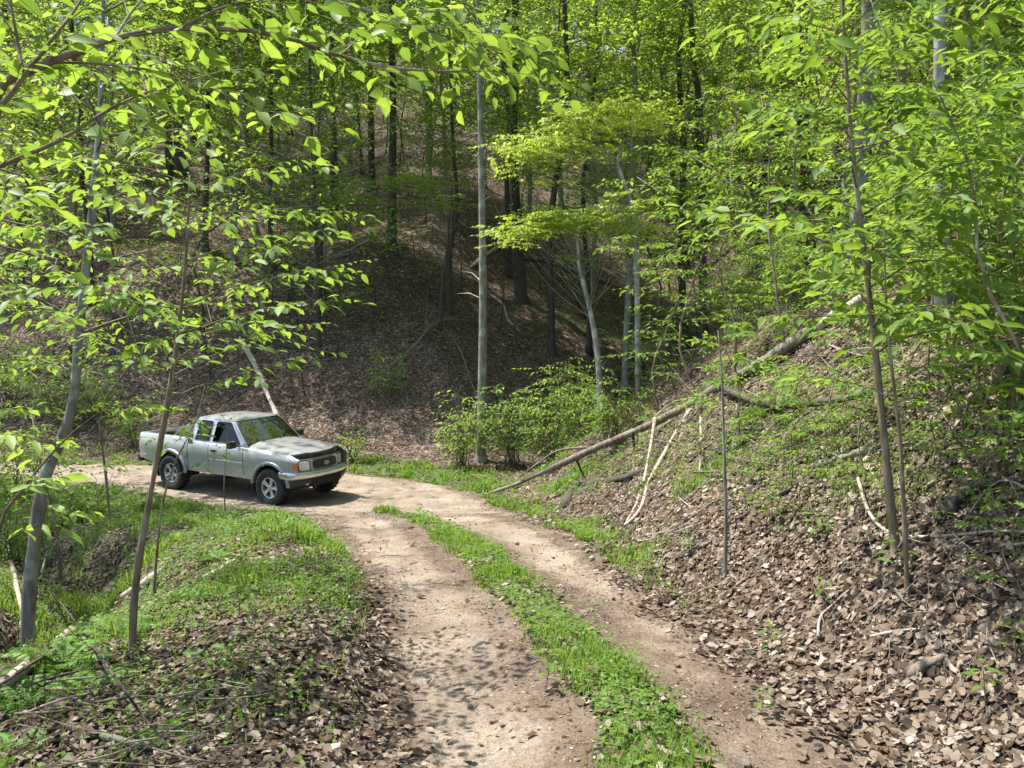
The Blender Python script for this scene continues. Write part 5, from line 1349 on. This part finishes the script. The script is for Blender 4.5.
    # bumper
    def sweep(sec,name,m,ymax=.86,back=.32,off=.10,n=41,bev=0):
        A=[]
        for t in np.linspace(-1,1,n):
            # plan path: front curve then round the corner and run back
            if abs(t)<.8: y=t/.8*.80; x=xf(y*.92)+off
            else:
                k=(abs(t)-.8)/.2; x=(xf(.736)+off)-.05*k**.5-back*k; y=math.copysign(.80+(ymax-.80)*min(1,k*2.5)**.6,t)
            yy=y
            A.append([[x-d*(1 if abs(t)<.85 else .2),yy-math.copysign(d*(0 if abs(t)<.85 else 1),t),z] for d,z in sec])
        q=B(); q.grid(np.array(A)); q.grid(np.array([[a[0],a[-1]] for a in A])); return q.mk(name,m)
    sweep([(.09,.715),(.02,.712),(.0,.69),(-.004,.64),(0,.60),(.015,.575),(.03,.565)],'bumper',chrome)
    sweep([(.03,.565),(.015,.53),(.02,.47),(.05,.41),(.10,.37)],'lower_valance',black,back=.25,off=.085,ymax=.84)
    ab=B(); ab.box(3.72,3.93,-.42,.42,.40,.56); ab.mk('skid_plate',dark,bevel=.02)
    for sg in (1,-1):
        q=B(); a,b_=sorted((sg*.50,sg*.66)); Q=[(a,.445),(b_,.445),(b_,.515),(a,.515)]
        q.prism(Q,lambda p:(xf(p[0])+.078,p[0],p[1]),lambda p:(xf(p[0])+.03,p[0],p[1])); q.mk('fog_lamp',lens)
        q=B(); q.box(3.86,3.90,sg*.33-.02,sg*.33+.02,.34,.40); q.mk('tow_hook',black,bevel=.008)
    rb=B(); rb.box(-1.27,-1.12,-.78,.78,.50,.66); rb.mk('rear_bumper',black,bevel=.03)
    for sg in (1,-1):
        q=B(); a,b_=sorted((sg*.70,sg*.815)); q.box(-1.14,-1.05,a,b_,.80,1.08); q.mk('tail_lamp',red,bevel=.012)
    # arches
    for c in (0.,3.1):
        for sg in (1,-1):
            q=B(); A=[]
            for th in np.radians(np.linspace(4,176,34)):
                x=c+math.cos(th); row=[]
                for rr_,oo in ((.462,-.04),(.466,.018),(.475,.030),(.50,.034),(.525,.026),(.54,.002)):
                    X=c+rr_*math.cos(th)*(1.0); Z=.37+rr_*math.sin(th); X_=X; row.append([X_,sg*(hw(min(max(X,-1.1),3.6))*1.0+oo-.004),Z])
                A.append(row)
            q.grid(np.array(A)); q.mk('fender_flare',flare)
            # wheel well liner
            q=B(); q.grid(np.array([[[c+.47*math.cos(th),sg*y,.37+.47*math.sin(th)] for y in (.80,.45)] for th in np.radians(np.linspace(-8,188,20))])); q.box(c-.46,c+.46,min(sg*.43,sg*.45),max(sg*.43,sg*.45),.35,.84); q.mk('wheel_well',dark)
            q=B(); a,b_=sorted((sg*.62,sg*.84)); q.box(c-.50,c-.488,a,b_,.22,.50); q.mk('mud_flap',black)
    # greenhouse ---------------------------------------------------------
    ZB=1.125; ZR=1.655
    def ycab(z): return .785-(z-ZB)*.29-.03*max(0,(z-1.5)/.155)**2
    def rp(pts,rads,n=6):
        out=[]
        for i,p in enumerate(pts):
            a=Vector(pts[i-1]); b_=Vector(p); c=Vector(pts[(i+1)%len(pts)]); r=rads[i]
            if r==0: out.append((b_.x,b_.y)); continue
            p0=b_+(a-b_).normalized()*r; p1=b_+(c-b_).normalized()*r
            for k in range(n+1):
                t=k/n; w=p0*(1-t)**2+b_*2*t*(1-t)+p1*t*t; out.append((w.x,w.y))
        return out
    outer=rp([(.60,ZB),(2.44,ZB),(2.38,1.17),(1.86,ZR),(.72,ZR)],[0,0,.03,.10,.09])
    win1=rp([(1.325,1.165),(2.20,1.165),(1.80,1.60),(1.37,1.60)],[.03,.05,.05,.06])
    win2=rp([(.76,1.165),(1.22,1.165),(1.235,1.595),(.83,1.595)],[.04,.03,.05,.07])
    for sg in (1,-1):
        lp=[[Vector((p[0],p[1],0)) for p in L] for L in (outer,win1,win2)]
        tri=tessellate_polygon(lp); fl=[p for L in (outer,win1,win2) for p in L]; q=B(); n=len(fl)
        q.V=[[x,sg*ycab(z),z] for x,z in fl]+[[x,sg*(ycab(z)-.035),z] for x,z in fl]
        for t in tri: q.F.append(list(t)); q.F.append([n+i for i in t[::-1]])
        o=0
        for L in (outer,win1,win2):
            for i in range(len(L)): j=(i+1)%len(L); q.F.append([o+i,o+j,n+o+j,n+o+i])
            o+=len(L)
        q.mk('cab_side_frame',paint)
        for nm,L,g_ in (('door_window',win1,.012),('rear_side_window',win2,.012)):
            q=B(); cx=np.mean([p[0] for p in L]); cz=np.mean([p[1] for p in L]); L2=[((x-cx)*1.01+cx,(z-cz)*1.01+cz) for x,z in L]
            q.prism(L2,lambda p:(p[0],sg*(ycab(p[1])-g_),p[1]),lambda p:(p[0],sg*(ycab(p[1])-g_-.005),p[1])); w=q.mk(nm,glass,smooth=False)
            t=Tubes(); P=np.array([[x,sg*(ycab(z)-.004),z] for x,z in L+[L[0]]]); t.add(P,.009,5,cap=False); link('window_seal',t.mesh('window_seal',black),w)
        t=Tubes(); 
        # vertical seam of door edge in frame
        t.add(np.array([[1.25,sg*(ycab(z)+.001),z] for z in np.linspace(1.13,1.63,8)]),.0045,4); t.add(np.array([[x,sg*(ycab(1.628)+.001),1.628] for x in np.linspace(1.25,1.84,5)]),.004,4)
        t.add(np.array([[1.84+(2.36-1.84)*k,sg*(ycab(1.628-(1.628-1.15)*k)+.001),1.628-(1.628-1.15)*k] for k in np.linspace(0,1,8)]),.004,4)
        link('door_seam',t.mesh('door_seam',black),root)
    # roof
    rf=B(); ys=np.linspace(-1,1,25); xs=np.linspace(.70,1.88,22)
    def roofp(x,y):
        t=(x-.70)/1.18; e=ycab(1.64)+.004; ed=max(abs(y)**3.2,abs(2*t-1)**5)
        xx=x+(.05*(1-abs(y)**2)*t*t)-.0
        return [xx,y*e,ZR-.012+.066*(1-abs(y)**2.6)*(1-.75*abs(2*t-1)**3.2)+.0*(ed)]
    rf.grid(np.array([[roofp(x,y) for y in ys] for x in xs])); 
    rf.grid(np.array([[roofp(1.88,y),[roofp(1.88,y)[0]+.022,y*.60,1.638]] for y in ys])); rf.grid(np.array([[roofp(.70,y),[.68,y*.60,1.60]] for y in ys]))
    rf.mk('roof',paint)
    # windshield
    def wsp(u,t):  # u -1..1 , t 0 bottom..1 top
        zb,zt=1.135,1.640; z=zb+(zt-zb)*t; yy=u*(ycab(z)-.035)
        x=(2.42+(1.875-2.42)*t)+.055*(1-u*u)
        return [x,yy,z]
    ws=B(); ws.grid(np.array([[wsp(u,t) for u in np.linspace(-1,1,17)] for t in np.linspace(0,1,9)])); w=ws.mk('windshield',wg)
    t=Tubes(); us=np.linspace(-1,1,17)
    P=[wsp(u,0) for u in us]+[wsp(1,t_) for t_ in np.linspace(.1,1,8)]+[wsp(u,1) for u in us[::-1]]+[wsp(-1,t_) for t_ in np.linspace(1,0,9)]
    t.add(np.array(P)+[.004,0,.003],.011,5,cap=False); link('windshield_seal',t.mesh('windshield_seal',black),w)
    for (a,b_) in ((-.35,-.62),(.30,.0)):
        t=Tubes(); p0=wsp(b_*1.0+.0,.03); p1=wsp(a,.16); t.add(np.array([p0,[(p0[k]+p1[k])/2+(.02 if k!=1 else 0) for k in range(3)],p1])+[.012,0,.008],.007,5); link('wiper',t.mesh('wiper',black),root)
    for sg in (1,-1):   # A pillars
        q=B(); q.grid(np.array([[[wsp(sg,t_)[0]-.0,wsp(sg,t_)[1]+sg*.0,wsp(sg,t_)[2]],[wsp(sg,t_)[0]-.035,sg*(ycab(wsp(sg,t_)[2])+.001),wsp(sg,t_)[2]]] for t_ in np.linspace(0,1,8)])); q.mk('pillar',paint)
    # rear wall
    q=B(); y0=lambda z:ycab(z)-.01
    def rw(u,z): return [.60+(.70-.60)*(z-ZB)/(ZR-ZB)-.01,u*y0(z),z]
    q.grid(np.array([[rw(u,z) for u in (-1,-.8)] for z in (ZB,1.64)])); q.grid(np.array([[rw(u,z) for u in (.8,1)] for z in (ZB,1.64)])); q.grid(np.array([[rw(u,z) for u in (-1,1)] for z in (1.57,1.65)])); q.grid(np.array([[rw(u,z) for u in (-1,1)] for z in (.72,1.22)])); q.mk('cab_rear_wall',paint)
    q=B(); q.grid(np.array([[rw(u,z) for u in (-.8,.8)] for z in (1.22,1.57)])); q.mk('rear_window',glass)
    # interior
    q=B(); q.box(2.05,2.38,-.68,.68,.98,1.115); q.mk('dashboard',dark,bevel=.03)
    t=Tubes(); th=np.linspace(0,2*PI,26); t.add(np.stack([1.93+.07*np.sin(th)*-1,.36+.18*np.cos(th),1.12+.16*np.sin(th)],-1),.014,6,cap=False); t.add([[1.93,.36,1.12],[2.1,.36,1.04]],.03,6); link('steering_wheel',t.mesh('steering_wheel',dark),root)
    for sg in (1,-1):
        q=B(); q.box(1.30,1.80,sg*.36-.24,sg*.36+.24,.72,.88); q.box(1.20,1.34,sg*.36-.24,sg*.36+.24,.85,1.33); q.box(1.21,1.31,sg*.36-.12,sg*.36+.12,1.35,1.50); q.mk('seat',cloth,bevel=.035)
    q=B(); q.box(-1.0,3.55,-.74,.74,.50,.56); q.box(.62,2.3,-.76,.76,.56,.66); q.box(2.5,3.6,-.45,.45,.5,.95); q.box(-1.1,3.7,-.42,-.34,.42,.5); q.box(-1.1,3.7,.34,.42,.42,.5); q.box(.7,1.3,-.2,.25,.36,.5); q.mk('chassis',dark)
    t=Tubes()
    for c in (0.,3.1): t.add([[c,-.68,.37],[c,.68,.37]],.045,8); t.add([[c,.05,.37],[c,.11,.37]],.13,10)
    t.add([[0,.05,.40],[2.2,.05,.46]],.035,8); t.add([[-.8,-.5,.42],[1.8,-.38,.44]],.035,8); link('axles',t.mesh('axles',dark),root)
    # wheels
    def lathe(prof_,n,fn=None):
        q=B(); th=np.linspace(0,2*PI,n+1); A=[]
        for k,a in enumerate(th):
            A.append([[ (r+(fn(k,i) if fn else 0))*math.cos(a),y,(r+(fn(k,i) if fn else 0))*math.sin(a)] for i,(r,y) in enumerate(prof_)])
        q.grid(np.array(A)); return q
    tprof=[(.205,-.10),(.23,-.122),(.30,-.135),(.345,-.134),(.368,-.124),(.384,-.104),(.387,-.05),(.387,0),(.387,.05),(.384,.104),(.368,.124),(.345,.134),(.30,.135),(.23,.122),(.205,.10)]
    kf=lambda k,i: (-.014 if (k//2)%2 and 3<=i<=11 else 0)-(.010 if (k%4)==0 and i in (6,8) else 0)
    first=None
    for (x,sg) in ((0.,-1),(0.,1),(3.1,-1),(3.1,1)):
        wh=empty('wheel',(x,sg*.745,.384),0,root); wh.rotation_euler=(0,1.1*x+.3,0)
        if first is None:
            q=lathe(tprof,96,kf); ty=q.mk('tyre',rubber,wh)
            rp_=[(.205,-.10),(.21,-.112),(.205,-.118),(.196,-.113),(.188,-.085),(.184,-.02),(.18,.09)]
            q=lathe(rp_,48)
            # star: five fat spokes with a hub
            for k in range(5):
                a=2*PI*k/5; ca,sa=math.cos(a),math.sin(a)
                def pt(r,s,y): return [r*ca-s*sa,y,r*sa+s*ca]
                A=np.array([[pt(r,-w,y+.018),pt(r,-w*.75,y),pt(r,-.25*w,y+.006),pt(r,.25*w,y+.006),pt(r,w*.75,y),pt(r,w,y+.018),pt(r,w,y+.05)] for r,w,y in ((.03,.030,-.098),(.075,.036,-.094),(.12,.034,-.098),(.16,.042,-.104),(.192,.060,-.106))]); q.grid(A)
            hubp=[(0.,-.108),(.030,-.108),(.036,-.102),(.055,-.098),(.062,-.085),(.062,-.04)]
            h=lathe(hubp,20); o=len(q.V); q.V+=h.V; q.F+=[[o+i for i in f] for f in h.F]
            for k in range(6):
                a=2*PI*k/6+.2; h=lathe([(0,-.012),(.009,-.012),(.009,.01)],8); o=len(q.V); q.V+=[[v[0]+.045*math.cos(a),v[1]-.098,v[2]+.045*math.sin(a)] for v in h.V]; q.F+=[[o+i for i in f] for f in h.F]
            rim=q.mk('rim',alloy,wh)
            q=lathe([(0.,-.035),(.15,-.035),(.184,-.03)],32); br=q.mk('brake_disc',simple('brake_disc',(.05,.045,.04),.6,.3),wh)
            first=(ty.data,rim.data,br.data)
        else:
            for nm,me in zip(('tyre','rim','brake_disc'),first): link(nm,me,wh)
        if sg>0: wh.scale=(1,-1,1)
    for o_ in bpy.data.objects:
        if o_.parent is root:
            if o_.name.startswith('wheel') and not o_.name.startswith('wheel_well'): o_.scale=(1.045,o_.scale[1],1.045); o_.location.z=.402
            elif not o_.name.startswith('axles'): o_.location.z+=.045
    t=Tubes(); t.add([[2.45,-.78,1.16],[2.43,-.80,1.5],[2.40,-.81,1.85]],[.004,.003,.002],4); link('antenna',t.mesh('antenna',black),root)
    return root
tr_root=truck()
def bed_load():
    ang=math.radians(-29.4); c,s=math.cos(ang),math.sin(ang)
    def w(x,y): return (-7.31+c*x-s*y,18.14+s*x+c*y)
    m=simple('black_canvas',(.02,.02,.022),.8,noise=.4,nscale=8,bump=.02)
    def bag(seed,L,Wd_,Hh):
        bm=bmesh.new(); bmesh.ops.create_cube(bm,size=1); bmesh.ops.subdivide_edges(bm,edges=bm.edges,cuts=9,use_grid_fill=True); 
        for v in bm.verts:
            p=v.co*2; q=Vector((math.copysign(abs(p.x)**.8,p.x),math.copysign(abs(p.y)**.8,p.y),math.copysign(abs(p.z)**.8,p.z))); l=max(1,(abs(p.x)**4+abs(p.y)**4+abs(p.z)**4)**.25); q/=l
            n=float(fbm(np.array([q.x*2+seed]),np.array([q.y*2+q.z]),seed,3)[0]); q*=(1+.16*n); v.co=Vector((q.x*L,q.y*Wd_,q.z*Hh+Hh))
        me=bpy.data.meshes.new('canvas_bag'); bm.to_mesh(me); bm.free(); me.materials.append(m); me.polygons.foreach_set('use_smooth',[True]*len(me.polygons)); return me
    x,y=w(-.1,.1); o=link('canvas_bag',bag(3,.52,.5,.32),loc=(x,y,.725)); o.rotation_euler=(0,0,ang); tag(o,'black bundle heaped in the truck bed behind the cab','bag')
    x,y=w(-.82,-.1); o=link('canvas_bag',bag(6,.22,.45,.265),loc=(x,y,.725)); o.rotation_euler=(0,0,ang+.1); tag(o,'smaller black bundle near the tailgate in the truck bed','bag')
bed_load()
# ================================================================== CAMERA, LIGHT
cam=bpy.data.cameras.new('camera'); co=bpy.data.objects.new('camera',cam); C.objects.link(co)
cam.sensor_width=36; cam.lens=F_PX/1024*36; cam.clip_start=.05; cam.clip_end=1000
co.location=CAM; co.rotation_euler=(PI/2-PITCH,0,0); scene.camera=co
SUN_AZ=(-.55,.25); SUN_EL=math.radians(64)
h=math.hypot(*SUN_AZ); sdir=Vector((SUN_AZ[0]/h*math.cos(SUN_EL),SUN_AZ[1]/h*math.cos(SUN_EL),math.sin(SUN_EL)))
sl_=bpy.data.lights.new('sun','SUN'); sl_.energy=5.0; sl_.angle=math.radians(.53); sl_.color=(1,.95,.86)
so=bpy.data.objects.new('sun',sl_); C.objects.link(so); so.rotation_euler=sdir.to_track_quat('Z','Y').to_euler()
w=bpy.data.worlds.new('World'); scene.world=w; w.use_nodes=True; nt=w.node_tree
sk=nt.nodes.new('ShaderNodeTexSky'); sk.sky_type='NISHITA'; sk.sun_disc=False; sk.sun_elevation=SUN_EL; sk.sun_rotation=math.atan2(SUN_AZ[0],SUN_AZ[1]); sk.dust_density=2.0
bg=nt.nodes['Background']; nt.links.new(sk.outputs[0],bg.inputs[0]); bg.inputs[1].default_value=.15
vs=scene.view_settings; vs.view_transform='Standard'; vs.look='None'; vs.gamma=1; vs.use_curve_mapping=False; vs.exposure=EXPOSURE
cy=scene.cycles; cy.max_bounces=7; cy.diffuse_bounces=4; cy.glossy_bounces=3; cy.transmission_bounces=5; cy.transparent_max_bounces=8; cy.use_denoising=True
cy.caustics_reflective=False; cy.caustics_refractive=False; cy.sample_clamp_indirect=8
